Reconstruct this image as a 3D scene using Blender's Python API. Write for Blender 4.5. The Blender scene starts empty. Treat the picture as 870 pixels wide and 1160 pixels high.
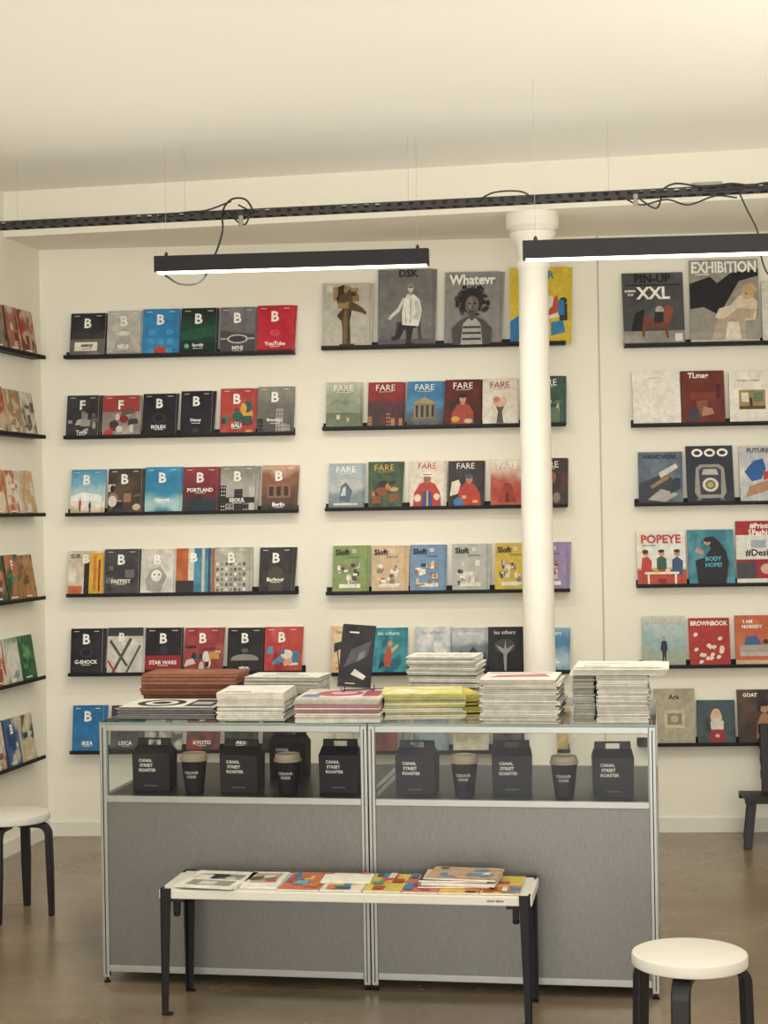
import bpy, bmesh, math, random
from mathutils import Vector, Matrix, noise
random.seed(7)
ROLL=math.radians(0.95); F=1900.0; EYE=1.70
cR,sR=math.cos(ROLL),math.sin(ROLL)

# ---------- survey helpers: photo measurement -> world position on a real plane ----------
def ray(px,py):
    x=px-435.0; y=580.0-py
    return Vector(((x*cR+y*sR)/F,1.0,(-x*sR+y*cR)/F))
CAM=Vector((0,0,EYE))
def onz(px,py,z):
    r=ray(px,py); return CAM+r*((z-EYE)/r.z)
def ond(px,py,d):
    return CAM+ray(px,py)*d
def onplane(px,py,o,n):
    r=ray(px,py); return CAM+r*((o-CAM).dot(n)/r.dot(n))

def lin(c):
    if isinstance(c,str):
        c=c.lstrip('#'); 
        if len(c)==3: c=''.join(k*2 for k in c)
        c=[int(c[i:i+2],16) for i in (0,2,4)]
    g=sum(c[:3])/3.0; c=[g+(v-g)*0.93 for v in c[:3]]
    o=[]
    for v in c[:3]:
        v=max(0,v)/255.0
        o.append(v/12.92 if v<=0.04045 else ((v+0.055)/1.055)**2.4)
    return tuple(o)+(1.0,)

# ---------- materials ----------
def newmat(name):
    m=bpy.data.materials.new(name); m.use_nodes=True
    nt=m.node_tree; return m,nt,nt.nodes['Principled BSDF']
def mat(name,col,rough=0.5,metal=0.0,var=0.0,scale=5.0,bump=0.0,bscale=40.0,spec=0.5):
    m,nt,b=newmat(name)
    c=lin(col)
    b.inputs['Base Color'].default_value=c
    b.inputs['Roughness'].default_value=rough
    b.inputs['Metallic'].default_value=metal
    b.inputs['Specular IOR Level'].default_value=spec
    tc=nt.nodes.new('ShaderNodeTexCoord')
    if var>0:
        n=nt.nodes.new('ShaderNodeTexNoise'); n.inputs['Scale'].default_value=scale; n.inputs['Detail'].default_value=6
        nt.links.new(tc.outputs['Object'],n.inputs['Vector'])
        r=nt.nodes.new('ShaderNodeValToRGB')
        r.color_ramp.elements[0].position=0.3; r.color_ramp.elements[1].position=0.7
        r.color_ramp.elements[0].color=tuple(max(0,k*(1-var)) for k in c[:3])+(1,)
        r.color_ramp.elements[1].color=tuple(min(1,k*(1+var)) for k in c[:3])+(1,)
        nt.links.new(n.outputs['Fac'],r.inputs['Fac']); nt.links.new(r.outputs['Color'],b.inputs['Base Color'])
    if bump>0:
        n2=nt.nodes.new('ShaderNodeTexNoise'); n2.inputs['Scale'].default_value=bscale; n2.inputs['Detail'].default_value=4
        nt.links.new(tc.outputs['Object'],n2.inputs['Vector'])
        bp=nt.nodes.new('ShaderNodeBump'); bp.inputs['Strength'].default_value=bump; bp.inputs['Distance'].default_value=0.01
        nt.links.new(n2.outputs['Fac'],bp.inputs['Height']); nt.links.new(bp.outputs['Normal'],b.inputs['Normal'])
    return m
M={}
M['wall']=mat('painted_wall',(234,229,214),0.75,var=0.02,scale=1.5,bump=0.15,bscale=25)
M['ceil']=mat('painted_ceiling',(236,233,223),0.85,var=0.015,scale=0.8)
M['trim']=mat('painted_trim',(226,222,209),0.5,var=0.02)
M['column']=mat('painted_iron',(238,234,224),0.45,var=0.05,scale=7,bump=0.3,bscale=14)
M['black']=mat('black_powdercoat',(20,18,22),0.55,var=0.1,scale=20,spec=0.3)
M['blackwood']=mat('black_lacquer_wood',(24,22,27),0.45,var=0.12,scale=12,spec=0.35)
M['blackpaper']=mat('black_card',(32,28,36),0.65,var=0.08,scale=15,spec=0.3)
M['platform']=mat('dark_laminate',(42,40,44),0.4,var=0.06)
M['alu']=mat('anodised_aluminium',(158,159,154),0.36,metal=0.6,var=0.04,scale=10)
M['white']=mat('white_laminate',(206,203,192),0.5,var=0.03,scale=6,spec=0.35)
M['lid']=mat('kraft_lid',(168,152,128),0.55,var=0.05)
M['cable']=mat('cable_rubber',(22,20,23),0.5,var=0.1)
M['steel']=mat('dark_steel',(50,47,46),0.5,metal=0.3,var=0.15,scale=20)
M['wire']=mat('steel_wire',(176,172,160),0.4,metal=0.3,var=0.05)
M['seam']=mat('panel_gap',(186,182,170),0.8,var=0.03)
M['device']=mat('grey_plastic',(150,146,134),0.5,var=0.05)
# grey metal panel, vertically brushed
m,nt,b=newmat('brushed_metal_panel')
tc=nt.nodes.new('ShaderNodeTexCoord'); mp=nt.nodes.new('ShaderNodeMapping'); mp.inputs['Scale'].default_value=(1,1,0.12)
nt.links.new(tc.outputs['Object'],mp.inputs['Vector'])
v=nt.nodes.new('ShaderNodeTexNoise'); v.inputs['Scale'].default_value=340; v.inputs['Detail'].default_value=2
nt.links.new(mp.outputs['Vector'],v.inputs['Vector'])
r=nt.nodes.new('ShaderNodeValToRGB'); r.color_ramp.elements[0].position=0.3; r.color_ramp.elements[1].position=0.7
r.color_ramp.elements[0].color=lin((108,106,103)); r.color_ramp.elements[1].color=lin((120,118,114))
nt.links.new(v.outputs['Fac'],r.inputs['Fac'])
n=nt.nodes.new('ShaderNodeTexNoise'); n.inputs['Scale'].default_value=1.2; n.inputs['Detail'].default_value=2
nt.links.new(tc.outputs['Object'],n.inputs['Vector'])
mx=nt.nodes.new('ShaderNodeMix'); mx.data_type='RGBA'; mx.blend_type='MULTIPLY'; mx.inputs['Factor'].default_value=0.14
nt.links.new(r.outputs['Color'],mx.inputs['A']); nt.links.new(n.outputs['Fac'],mx.inputs['B'])
nt.links.new(mx.outputs['Result'],b.inputs['Base Color']); b.inputs['Roughness'].default_value=0.38; b.inputs['Metallic'].default_value=0.5
M['panel']=m
# floor
m,nt,b=newmat('polished_concrete')
tc=nt.nodes.new('ShaderNodeTexCoord'); n=nt.nodes.new('ShaderNodeTexNoise'); n.inputs['Scale'].default_value=1.3; n.inputs['Detail'].default_value=10; n.inputs['Roughness'].default_value=0.68
nt.links.new(tc.outputs['Object'],n.inputs['Vector'])
r=nt.nodes.new('ShaderNodeValToRGB'); r.color_ramp.elements[0].position=0.3; r.color_ramp.elements[1].position=0.7
r.color_ramp.elements[0].color=lin((106,90,71)); r.color_ramp.elements[1].color=lin((142,126,103))
nt.links.new(n.outputs['Fac'],r.inputs['Fac']); nt.links.new(r.outputs['Color'],b.inputs['Base Color'])
n2=nt.nodes.new('ShaderNodeTexNoise'); n2.inputs['Scale'].default_value=4; n2.inputs['Detail'].default_value=5
nt.links.new(tc.outputs['Object'],n2.inputs['Vector'])
mr=nt.nodes.new('ShaderNodeMapRange'); mr.inputs['To Min'].default_value=0.14; mr.inputs['To Max'].default_value=0.36
nt.links.new(n2.outputs['Fac'],mr.inputs['Value']); nt.links.new(mr.outputs['Result'],b.inputs['Roughness'])
M['floor']=m
# printed paper (colour painted on mesh)
m,nt,b=newmat('printed_paper')
at=nt.nodes.new('ShaderNodeAttribute'); at.attribute_name='Col'
tc=nt.nodes.new('ShaderNodeTexCoord'); n=nt.nodes.new('ShaderNodeTexNoise'); n.inputs['Scale'].default_value=28; n.inputs['Detail'].default_value=8; n.inputs['Roughness'].default_value=0.72
nt.links.new(tc.outputs['Object'],n.inputs['Vector'])
mr=nt.nodes.new('ShaderNodeMapRange'); mr.inputs['From Min'].default_value=0.3; mr.inputs['From Max'].default_value=0.7; mr.inputs['To Min'].default_value=0.74; mr.inputs['To Max'].default_value=1.16
nt.links.new(n.outputs['Fac'],mr.inputs['Value'])
mx=nt.nodes.new('ShaderNodeMix'); mx.data_type='RGBA'; mx.blend_type='MULTIPLY'; mx.inputs['Factor'].default_value=1.0
nt.links.new(at.outputs['Color'],mx.inputs['A']); nt.links.new(mr.outputs['Result'],mx.inputs['B'])
nt.links.new(mx.outputs['Result'],b.inputs['Base Color']); b.inputs['Roughness'].default_value=0.5; b.inputs['Specular IOR Level'].default_value=0.25
M['print']=m
# thin clear glass
m=bpy.data.materials.new('clear_glass'); m.use_nodes=True; nt=m.node_tree; nt.nodes.clear()
o=nt.nodes.new('ShaderNodeOutputMaterial'); t=nt.nodes.new('ShaderNodeBsdfTransparent'); t.inputs['Color'].default_value=(0.95,0.975,0.965,1)
g=nt.nodes.new('ShaderNodeBsdfGlossy'); g.inputs['Roughness'].default_value=0.03
fr=nt.nodes.new('ShaderNodeFresnel'); fr.inputs['IOR'].default_value=1.35
mm=nt.nodes.new('ShaderNodeMixShader'); nt.links.new(fr.outputs[0],mm.inputs[0]); nt.links.new(t.outputs[0],mm.inputs[1]); nt.links.new(g.outputs[0],mm.inputs[2]); nt.links.new(mm.outputs[0],o.inputs[0])
M['glass']=m
M['glassedge']=mat('green_glass_edge',(112,146,138),0.2,var=0.05)
def emis(name,col,s):
    m,nt,b=newmat(name); b.inputs['Base Color'].default_value=lin(col)
    b.inputs['Emission Color'].default_value=lin(col); b.inputs['Emission Strength'].default_value=s; return m
M['tube']=emis('lamp_diffuser',(255,246,226),6.0)

# ---------- mesh builder ----------
class MB:
    def __init__(s): s.v=[]; s.f=[]; s.c=[]; s.m=[]; s.mats=[]
    def mi(s,k):
        if k not in s.mats: s.mats.append(k)
        return s.mats.index(k)
    def face(s,pts,col=(1,1,1,1),mt='print'):
        i=len(s.v); s.v+= [tuple(p) for p in pts]; n=len(pts)
        s.f.append(tuple(range(i,i+n)))
        s.c.append(col if isinstance(col,list) else [col]*n); s.m.append(s.mi(mt))
    def mesh(s,vs,fs,col=(1,1,1,1),mt='print'):
        i=len(s.v); s.v+=[tuple(p) for p in vs]; k=s.mi(mt)
        for f in fs:
            s.f.append(tuple(i+j for j in f)); s.c.append([col]*len(f)); s.m.append(k)
    def box(s,o,X,Y,Z,xr,yr,zr,col=(1,1,1,1),mt='print'):
        P=[o+X*x+Y*y+Z*z for z in zr for y in yr for x in xr]
        s.mesh(P,[(0,2,3,1),(4,5,7,6),(0,1,5,4),(2,6,7,3),(0,4,6,2),(1,3,7,5)],col,mt)
    def lathe(s,o,prof,mt,n=32,col=(1,1,1,1)):
        vs=[];fs=[]
        for (r,z) in prof:
            for k in range(n):
                a=2*math.pi*k/n; vs.append(o+Vector((r*math.cos(a),r*math.sin(a),z)))
        for j in range(len(prof)-1):
            for k in range(n):
                k2=(k+1)%n; fs.append((j*n+k,j*n+k2,(j+1)*n+k2,(j+1)*n+k))
        fs.append(tuple(range(n-1,-1,-1))); fs.append(tuple((len(prof)-1)*n+k for k in range(n)))
        s.mesh(vs,fs,col,mt)
    def tube(s,pts,r,mt,n=8,col=(1,1,1,1)):
        vs=[];fs=[]; pts=[Vector(p) for p in pts]
        up=Vector((0.13,0.21,0.97)).normalized()
        for i,p in enumerate(pts):
            a=pts[max(0,i-1)]; b_=pts[min(len(pts)-1,i+1)]; t=(b_-a).normalized()
            if abs(t.dot(up))>0.97: u=Vector((1,0.1,0)).cross(t).normalized()
            else: u=up.cross(t).normalized()
            w=t.cross(u)
            for k in range(n):
                q=2*math.pi*k/n; vs.append(p+u*(r*math.cos(q))+w*(r*math.sin(q)))
        for i in range(len(pts)-1):
            for k in range(n):
                k2=(k+1)%n; fs.append((i*n+k,i*n+k2,(i+1)*n+k2,(i+1)*n+k))
        fs.append(tuple(range(n))); fs.append(tuple((len(pts)-1)*n+k for k in range(n-1,-1,-1)))
        s.mesh(vs,fs,col,mt)
    def build(s,name,parent=None,smooth=False,bevel=0.0,recalc=False):
        me=bpy.data.meshes.new(name); me.from_pydata(s.v,[],s.f)
        for k in s.mats: me.materials.append(M[k])
        me.polygons.foreach_set('material_index',s.m)
        ca=me.color_attributes.new('Col','FLOAT_COLOR','CORNER')
        flat=[]
        for fc in s.c:
            for c in fc: flat+=list(c)
        ca.data.foreach_set('color',flat)
        me.update()
        if recalc:
            bm=bmesh.new(); bm.from_mesh(me); bmesh.ops.recalc_face_normals(bm,faces=bm.faces); bm.to_mesh(me); bm.free()
        ob=bpy.data.objects.new(name,me); bpy.context.collection.objects.link(ob)
        if smooth:
            for p in me.polygons: p.use_smooth=True
            try: me.set_sharp_from_angle(angle=math.radians(40))
            except Exception: pass
        if bevel>0:
            b=ob.modifiers.new('bevel','BEVEL'); b.width=bevel; b.segments=2; b.limit_method='ANGLE'
        if parent: ob.parent=parent
        return ob
def empty(name,loc=(0,0,0)):
    e=bpy.data.objects.new(name,None); bpy.context.collection.objects.link(e); e.empty_display_size=0.1; return e
def smoothpath(P,n=8):
    P=[Vector(p) for p in P]; out=[]
    Q=[P[0]*2-P[1]]+P+[P[-1]*2-P[-2]]
    for i in range(1,len(Q)-2):
        a,b_,c,d=Q[i-1],Q[i],Q[i+1],Q[i+2]
        for k in range(n):
            t=k/n
            out.append(0.5*((2*b_)+(c-a)*t+(2*a-5*b_+4*c-d)*t*t+(3*b_-a-3*c+d)*t**3))
    out.append(P[-1]); return out

# ---------- text & cover artwork ----------
_tc={}
def textmesh(s,bold):
    k=(s,bold)
    if k in _tc: return _tc[k]
    cu=bpy.data.curves.new('t','FONT'); cu.body=s; cu.size=1; cu.resolution_u=2; cu.offset=0.03 if bold else 0.0
    ob=bpy.data.objects.new('t',cu); bpy.context.collection.objects.link(ob)
    dg=bpy.context.evaluated_depsgraph_get(); dg.update()
    me=ob.evaluated_get(dg).to_mesh()
    vs=[(v.co.x,v.co.y) for v in me.vertices]; fs=[tuple(p.vertices) for p in me.polygons]
    ob.evaluated_get(dg).to_mesh_clear()
    bpy.data.objects.remove(ob); bpy.data.curves.remove(cu)
    x0=min(v[0] for v in vs); x1=max(v[0] for v in vs); y0=min(v[1] for v in vs); y1=max(v[1] for v in vs)
    vs=[(x-(x0+x1)/2,y-(y0+y1)/2) for x,y in vs]
    _tc[k]=(vs,fs,x1-x0,y1-y0); return _tc[k]
def ph(pal,seed=0,mode='n',box=(0,0,1,1),sc=3.0): return ('ph',pal.split(),seed,mode,box,sc)
def rc(x0,y0,x1,y1,c): return ('r',x0,y0,x1,y1,c)
def el(cx,cy,rx,ry,c): return ('e',cx,cy,rx,ry,c)
def pl(c,*p): return ('p',[(p[i],p[i+1]) for i in range(0,len(p),2)],c)
def tx(s,cx,cy,h,c,wmax=0.9,bold=True): return ('t',s,cx,cy,h,c,wmax,bold)
def man(x,y,h,coat,skin='c09070',hair='2a2426',legs='2a2a34'):
    """small printed figure standing, feet at x,y, height h (cover units)"""
    w=h*0.30
    return [pl(legs,x-w*.32,y,x-w*.08,y,x,y+h*.3,x+w*.1,y,x+w*.34,y,x+w*.3,y+h*.5,x-w*.3,y+h*.5),
            pl(coat,x-w*.36,y+h*.36,x+w*.36,y+h*.36,x+w*.58,y+h*.5,x+w*.42,y+h*.8,x,y+h*.85,x-w*.42,y+h*.8,x-w*.58,y+h*.5),
            el(x,y+h*.91,w*.2,h*.075,hair),el(x,y+h*.89,w*.15,h*.062,skin)]
def town(seed,pal,y0=0.0,y1=0.6):
    r=random.Random(seed); P=pal.split(); e=[]; x=0.0
    while x<0.98:
        w=r.uniform(.1,.26); x2=min(1,x+w); h=r.uniform(y0+.12,y1); c=r.choice(P)
        e.append(rc(x,y0,x2,h,c)); d=r.choice(P); yy=y0+.04
        while yy<h-.05:
            for k in range(2): 
                xa=x+(x2-x)*(.18+.42*k); e.append(rc(xa,yy,xa+(x2-x)*.22,yy+.03,d))
            yy+=.08
        x=x2
    return e
def still(seed,pal,n=7,box=(.1,.08,.9,.6)):
    r=random.Random(seed); P=pal.split(); e=[]
    for k in range(n):
        cx=r.uniform(box[0],box[2]); cy=r.uniform(box[1],box[3]); a=r.uniform(.05,.2); b_=r.uniform(.03,.13)
        x0,x1=max(.01,cx-a),min(.99,cx+a); y0,y1=max(.01,cy-b_),min(.99,cy+b_); c=r.choice(P)
        q=r.random()
        if q<.35: e.append(el((x0+x1)/2,(y0+y1)/2,(x1-x0)/2,(y1-y0)/2,c))
        elif q<.6: e.append(rc(x0,y0,x1,y1,c))
        else: e.append(pl(c,x0,y0,x1,y0+(y1-y0)*r.uniform(0,.5),x1-(x1-x0)*r.uniform(0,.4),y1,x0+(x1-x0)*r.uniform(0,.4),y1-(y1-y0)*.2))
    return e
def art(mb,O,U,V,N,els):
    wU=U.length; hV=V.length; L=0.0006
    def P(x,y): return O+U*x+V*y+N*L
    for e in els:
        if e[0]=='r':
            _,x0,y0,x1,y1,c=e; mb.face([P(x0,y0),P(x1,y0),P(x1,y1),P(x0,y1)],lin(c))
        elif e[0]=='e':
            _,cx,cy,rx,ry,c=e; mb.face([P(cx+rx*math.cos(k*math.pi/9),cy+ry*math.sin(k*math.pi/9)) for k in range(18)],lin(c))
        elif e[0]=='p':
            mb.face([P(x,y) for x,y in e[1]],lin(e[2]))
        elif e[0]=='t':
            _,s,cx,cy,h,c,wmax,bold=e
            vs,fs,w,hh=textmesh(s,bold); k=h*hV/hh; kx=min(k,wmax*wU/w)
            mb.mesh([P(cx+x*kx/wU,cy+y*k/hV) for x,y in vs],fs,lin(c))
        elif e[0]=='ph':
            _,pal,seed,mode,(x0,y0,x1,y1),sc=e
            cols=[lin(c) for c in pal]; n=len(cols)
            nx=max(4,int(16*(x1-x0))); ny=max(4,int(22*(y1-y0)))
            def colr(i,j):
                x=x0+(x1-x0)*i/nx; y=y0+(y1-y0)*j/ny
                q=Vector((x*sc*.8+seed*7.3,y*sc*.8+seed*3.1,seed*1.7))
                a=noise.noise(q)*0.95+noise.noise(q*3.1)*0.28
                if mode=='h': t=(1-j/ny)*0.95+a*0.16
                elif mode=='c':
                    rr=math.hypot((i/nx-0.5)*1.1,(j/ny-0.42)*1.0); t=rr*1.75+a*0.3
                else: t=0.5+a*0.95
                t=min(0.999,max(0,t))*(n-1); k=int(t); f=t-k; f=min(1,max(0,(f-0.5)*1.8+0.5))
                A=cols[k];B=cols[min(n-1,k+1)]
                return tuple(A[z]*(1-f)+B[z]*f for z in range(3))+(1,)
            for i in range(nx):
                for j in range(ny):
                    xa=x0+(x1-x0)*i/nx; xb=x0+(x1-x0)*(i+1)/nx; ya=y0+(y1-y0)*j/ny; yb=y0+(y1-y0)*(j+1)/ny
                    mb.face([P(xa,ya),P(xb,ya),P(xb,yb),P(xa,yb)],[colr(i,j),colr(i+1,j),colr(i+1,j+1),colr(i,j+1)])
        L+=0.00022

PAGE=lin((222,217,203))
def magazine(mb,O,U,V,N,base,els,th=0.012):
    """O bottom-left of front cover; U width vec; V height vec; N outward normal"""
    c=lin(base); B=-N*th
    mb.face([O,O+U,O+U+V,O+V],c)
    mb.face([O+B,O+V+B,O+U+V+B,O+U+B],c)
    mb.face([O,O+V,O+V+B,O+B],c)
    mb.face([O+U,O+U+B,O+U+V+B,O+U+V],PAGE)
    mb.face([O+V,O+U+V,O+U+V+B,O+V+B],PAGE)
    mb.face([O,O+B,O+U+B,O+U],PAGE)
    art(mb,O,U,V,N,els)

# ---------- room geometry ----------
class Wall:
    def __init__(s,O,ang):   # ang: direction of s axis
        s.O=Vector((O[0],O[1],0)); s.S=Vector((math.cos(ang),math.sin(ang),0)); s.N=Vector((s.S.y,-s.S.x,0)); s.Z=Vector((0,0,1))
    def P(s,a,off,z): return s.O+s.S*a+s.N*off+s.Z*z
    def uv(s,px,py,off=0.035):
        p=onplane(px,py,s.O+s.N*off,s.N); return (p-s.O).dot(s.S),p.z
CORN=(-1.82,8.96)
BW=Wall(CORN,math.radians(-3.1)); LW=Wall(CORN,math.radians(90-11.6))
CZ=3.36; SZ=3.13

RX=4.2  # length of back wall
def slab(name,wall,s0,s1,z0,z1,th,mt,off=0):
    mb=MB(); mb.box(wall.O,wall.S,wall.N,Vector((0,0,1)),(s0,s1),(off-th,off),(z0,z1),mt=mt); return mb.build(name,recalc=True)
slab('wall_back',BW,-0.2,RX+1.0,0,CZ,0.15,'wall')
slab('wall_left',LW,-13,0.0,0,CZ,0.15,'wall')
RWp=BW.P(RX,0,0)
RW=Wall((RWp.x,RWp.y),math.radians(-90)); slab('wall_right',RW,0,12.2,0,CZ,0.15,'wall')
mb=MB(); mb.face([Vector((-6,-4.5,0)),Vector((4,-4.5,0)),Vector((4,9.3,0)),Vector((-6,9.3,0))],mt='floor'); mb.build('floor')
mb=MB(); mb.box(Vector((0,0,0)),Vector((1,0,0)),Vector((0,1,0)),Vector((0,0,1)),(-6,4),(-4.5,9.3),(CZ,CZ+0.1),mt='ceil'); mb.build('ceiling',recalc=True)
slab('baseboard_back',BW,0,RX,0,0.075,0.014,'trim',off=0.014)
slab('baseboard_left',LW,-12,0,0,0.075,0.014,'trim',off=0.014)
s680,_=BW.uv(681.5,560,0)
slab('trim_1',BW,s680-0.005,s680+0.002,0.075,SZ,0.004,'seam',off=0.004)
# soffit (beam) along the back carried by the column
COLD=8.12
cpos=ond(608,560,COLD); cpos.z=0
ang=math.radians(-11.2); bd=Vector((math.cos(ang),math.sin(ang),0)); bo=Vector((cpos.x,cpos.y-0.115,0))
mb=MB()
A=bo-bd*((bo.x+2.0)/bd.x); B=bo+bd*((RWp.x-0.001-bo.x)/bd.x)
bl=BW.P(-0.02,-0.02,0); br=BW.P(RX,-0.02,0)
lo=[Vector((p.x,p.y,SZ)) for p in (A,B,br,bl)]; hi=[Vector((p.x,p.y,CZ+0.01)) for p in (A,B,br,bl)]
mb.mesh(lo+hi,[(3,2,1,0),(4,5,6,7),(0,1,5,4),(1,2,6,5),(2,3,7,6),(3,0,4,7)],mt='wall'); mb.build('trim_2',recalc=True)

# ---------- column ----------
mb=MB(); r=0.077
prof=[(0.13,0),(0.13,0.06),(0.10,0.10),(0.088,0.16),(r+0.004,0.22),(r,0.9),(r-0.002,2.0),(r-0.006,2.82),(r-0.004,2.86),(r+0.008,2.875),(r+0.008,2.895),(r-0.002,2.91),(r,2.95),(r+0.010,2.99),(r+0.030,3.02),(r+0.036,3.035),(r+0.024,3.045),(r+0.05,3.065),(r+0.052,3.13)]
mb.lathe(cpos,prof,'column',40); mb.build('column',smooth=True)

# ---------- wall shelves + magazines ----------
def shelfgeo(wall,s0,s1,zz):
    mb=MB(); Z=Vector((0,0,1))
    mb.box(wall.O,wall.S,wall.N,Z,(s0,s1),(0.0005,0.075),(zz,zz+0.006),mt='black')
    mb.box(wall.O,wall.S,wall.N,Z,(s0,s1),(0.071,0.075),(zz,zz+0.019),mt='black')
    mb.box(wall.O,wall.S,wall.N,Z,(s0,s1),(0.0005,0.005),(zz,zz+0.04),mt='black')
    mb.build('wall_shelf',recalc=True)
def shelf(wall,pl_,pr_,z=None,ext=None):
    s0,z0=wall.uv(pl_[0],pl_[1],0.07); s1,z1=wall.uv(pr_[0],pr_[1],0.07)
    zz=(z0+z1)/2 if z is None else z
    if ext is not None: s1=ext
    shelfgeo(wall,s0,s1,zz); return zz
def row(wall,zz,mags,double=True):
    mb=MB()
    for (x0,x1,yt,base,els) in mags:
        ym=yt+25
        s0,_=wall.uv(x0,ym,0.04); s1,_=wall.uv(x1,ym,0.04); _,zt=wall.uv((x0+x1)/2,yt,0.022)
        put(mb,wall,s0,s1,zz+0.0065,zt,base,els,double)
    mb.build('magazine_row')
def put(mb,wall,s0,s1,zb,zt,base,els,double=True,ob=0.060,ot=0.022):
    w=s1-s0; d=0.0
    if double:
        d=random.uniform(0.006,0.016); w-=d
    V=wall.P(0,ot,zt)-wall.P(0,ob,zb)
    rot=random.uniform(-0.014,0.014)-(0.02 if double else 0)
    U=wall.S*w
    V=V+wall.S*(-rot*V.length)
    N=U.cross(V).normalized()
    if N.dot(wall.N)<0: N=-N
    if double:
        O2=wall.P(s0+d,ob-0.013,zb); magazine(mb,O2,U,V*0.997+wall.S*random.uniform(0,0.014),N,base,els[:1] if els and els[0][0]=='ph' else [],0.009)
    magazine(mb,wall.P(s0,ob,zb),U,V,N,base,els,0.011)

def B(base,pal=None,seed=0,mode='n',title='',letter='B',lc='f2efe6',tc=None,extra=(),sc=3.0,box=(0,0,1,1),ty=0.13):
    e=[]
    if pal: e.append(ph(pal,seed,mode,box,sc))
    e+=list(extra)
    e.append(tx(letter,0.5,0.77,0.22,lc,0.5))
    e.append(rc(.1,.93,.26,.94,lc)); e.append(rc(.74,.93,.9,.94,lc))
    if title: e.append(tx(title,0.5,ty,0.085,tc or lc,0.76)); e.append(rc(.36,ty-.07,.64,ty-.06,tc or lc))
    return (base,e)
def mk(x0,x1,yt,be): return (x0,x1,yt,be[0],be[1])
def FARE(base,pal,seed,mode='n',lc='f2efe6',extra=(),sc=3):
    return (base,[ph(pal,seed,mode,(0,0,1,1),sc)]+list(extra)+[tx('FARE',0.5,0.87,0.13,lc,0.72,False),rc(.3,.775,.7,.782,lc)])
def SL(base,seed):
    rnd=random.Random(seed); e=[]
    e.append(rc(0.2,0.12,0.82,0.2,'e4decf'))
    for k in range(24):
        x=rnd.uniform(0.12,0.72); y=rnd.uniform(0.12,0.56); w=rnd.uniform(0.05,0.17); h=rnd.uniform(0.03,0.12)
        e.append(rc(x,y,x+w,y+h,rnd.choice(['e4decf','d0c9ba','5a5650','a87c58','dcd6c8','b85a42','c8c0b0','34404a','8c7c68','e8e0d0'])))
    e.append(tx('Sloft',0.28,0.86,0.12,'23242c',0.5)); e.append(tx('22',0.62,0.88,0.07,'f2efe6',0.2)); e.append(tx('interieurs',0.62,0.76,0.04,'23242c',0.4,False))
    return (base,e)

# --- block A (left of back wall) ---
z=shelf(BW,(72,408),(333,399))
row(BW,z,[mk(79,120,355,B('3c393e','1d1b20 2a272e 34313a',1,'n','aesop',extra=[rc(0,.0,1,.5,'6a655e'),pl('3c3a3a',0,.5,.3,.56,.7,.52,1,.6,1,.42,0,.4),rc(.14,.14,.8,.34,'e4dfd0'),el(.7,.06,.2,.05,'8c8478')],tc='1c1a20',ty=.25)),
 mk(121,160,352,B('c0bdb4','c8c5bc b4b2aa bdbab0',2,'n','MILB',extra=[pl('a8a69c',.1,.0,.45,.6,.6,.6,.9,0),rc(0,.0,1,.08,'98968e'),el(.5,.5,.2,.05,'d8d5cb')],ty=.22)),
 mk(161,203,350,B('2378b4','2474ae 2f84bc 2378b4',3,'n','',extra=[el(.25,.3,.1,.07,'4498cc'),el(.5,.3,.1,.07,'4498cc'),el(.75,.3,.1,.07,'4498cc'),el(.25,.5,.1,.07,'4498cc'),el(.75,.5,.1,.07,'4498cc'),el(.25,.1,.1,.07,'4498cc'),el(.75,.1,.1,.07,'4498cc'),rc(.35,.06,.65,.18,'c83a2c')])),
 mk(204,246,349,B('1d3a30','1a2a24 1f4438 1a2420',4,'h','Spotify',extra=[pl('24543e',0,.5,1,.62,1,.4,0,.3),pl('16302a',0,.3,1,.2,1,.05,0,.12),el(.18,.19,.07,.05,'58c070')],tc='e8e8e0',ty=.2)),
 mk(249,291,348,B('6e6c6c','7c7a78 6a686a 737174',5,'n','MINI',extra=[pl('4a484c',0,0,1,0,1,.42,0,.5),el(.5,.32,.3,.1,'b8b6b2'),el(.5,.32,.24,.07,'3a383c'),rc(.02,.31,.2,.34,'b8b6b2'),rc(.8,.31,.98,.34,'b8b6b2')],tc='e8e4da')),
 mk(291,333,346,B('c02030','b82030 c42636 bc2232',6,'n','YouTube',extra=[rc(.0,.0,1,.08,'8c1420'),el(.5,.42,.14,.08,'d84050')],ty=.2))])
z=shelf(BW,(72,500),(333,490))
row(BW,z,[mk(75,113,448,B('3c3a40','2c2a30 3c3a40 34323a',11,'n','Tools','F',extra=still(11,'6a6460 88827a 9c948a 504c50 b4aca0',9))),
 mk(116,159,448,B('9c8a80','a89a90 8c8078 b4a89c',12,'n','','F',extra=[rc(0,.6,1,1,'a03a3a')]+still(12,'b83a38 c8c0b4 5c5650 d4ccc0 882c30 3c3a40',12)+[])),
 mk(161,200,446,B('1c1b20','17161b 24232a 1c1b20',13,'n','ROLEX',extra=[el(.5,.42,.2,.12,'34343c'),el(.5,.42,.14,.085,'1c1b20')],ty=.22)),
 mk(204,242,443,B('1c1a22','1c1a22 24222c',14,'n','Disney',extra=[el(.5,.12,.12,.06,'3a3844')],ty=.34)),
 mk(249,289,440,B('a84038','b8443c b03c38 c05040',15,'n','BALI',extra=still(15,'2c5a50 d8a040 7c2830 3c3a40 e0c8a0 487868',14,(.05,.05,.95,.6)),ty=.2)),
 mk(291,332,438,B('57544f','8c8880 6c6862 4c4a48',16,'h','Brooklyn',extra=town(16,'3a3836 6c6862 57544f 2c2a2c a09a90',0,.55),ty=.28))])
z=shelf(BW,(74,585),(337,581))
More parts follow.
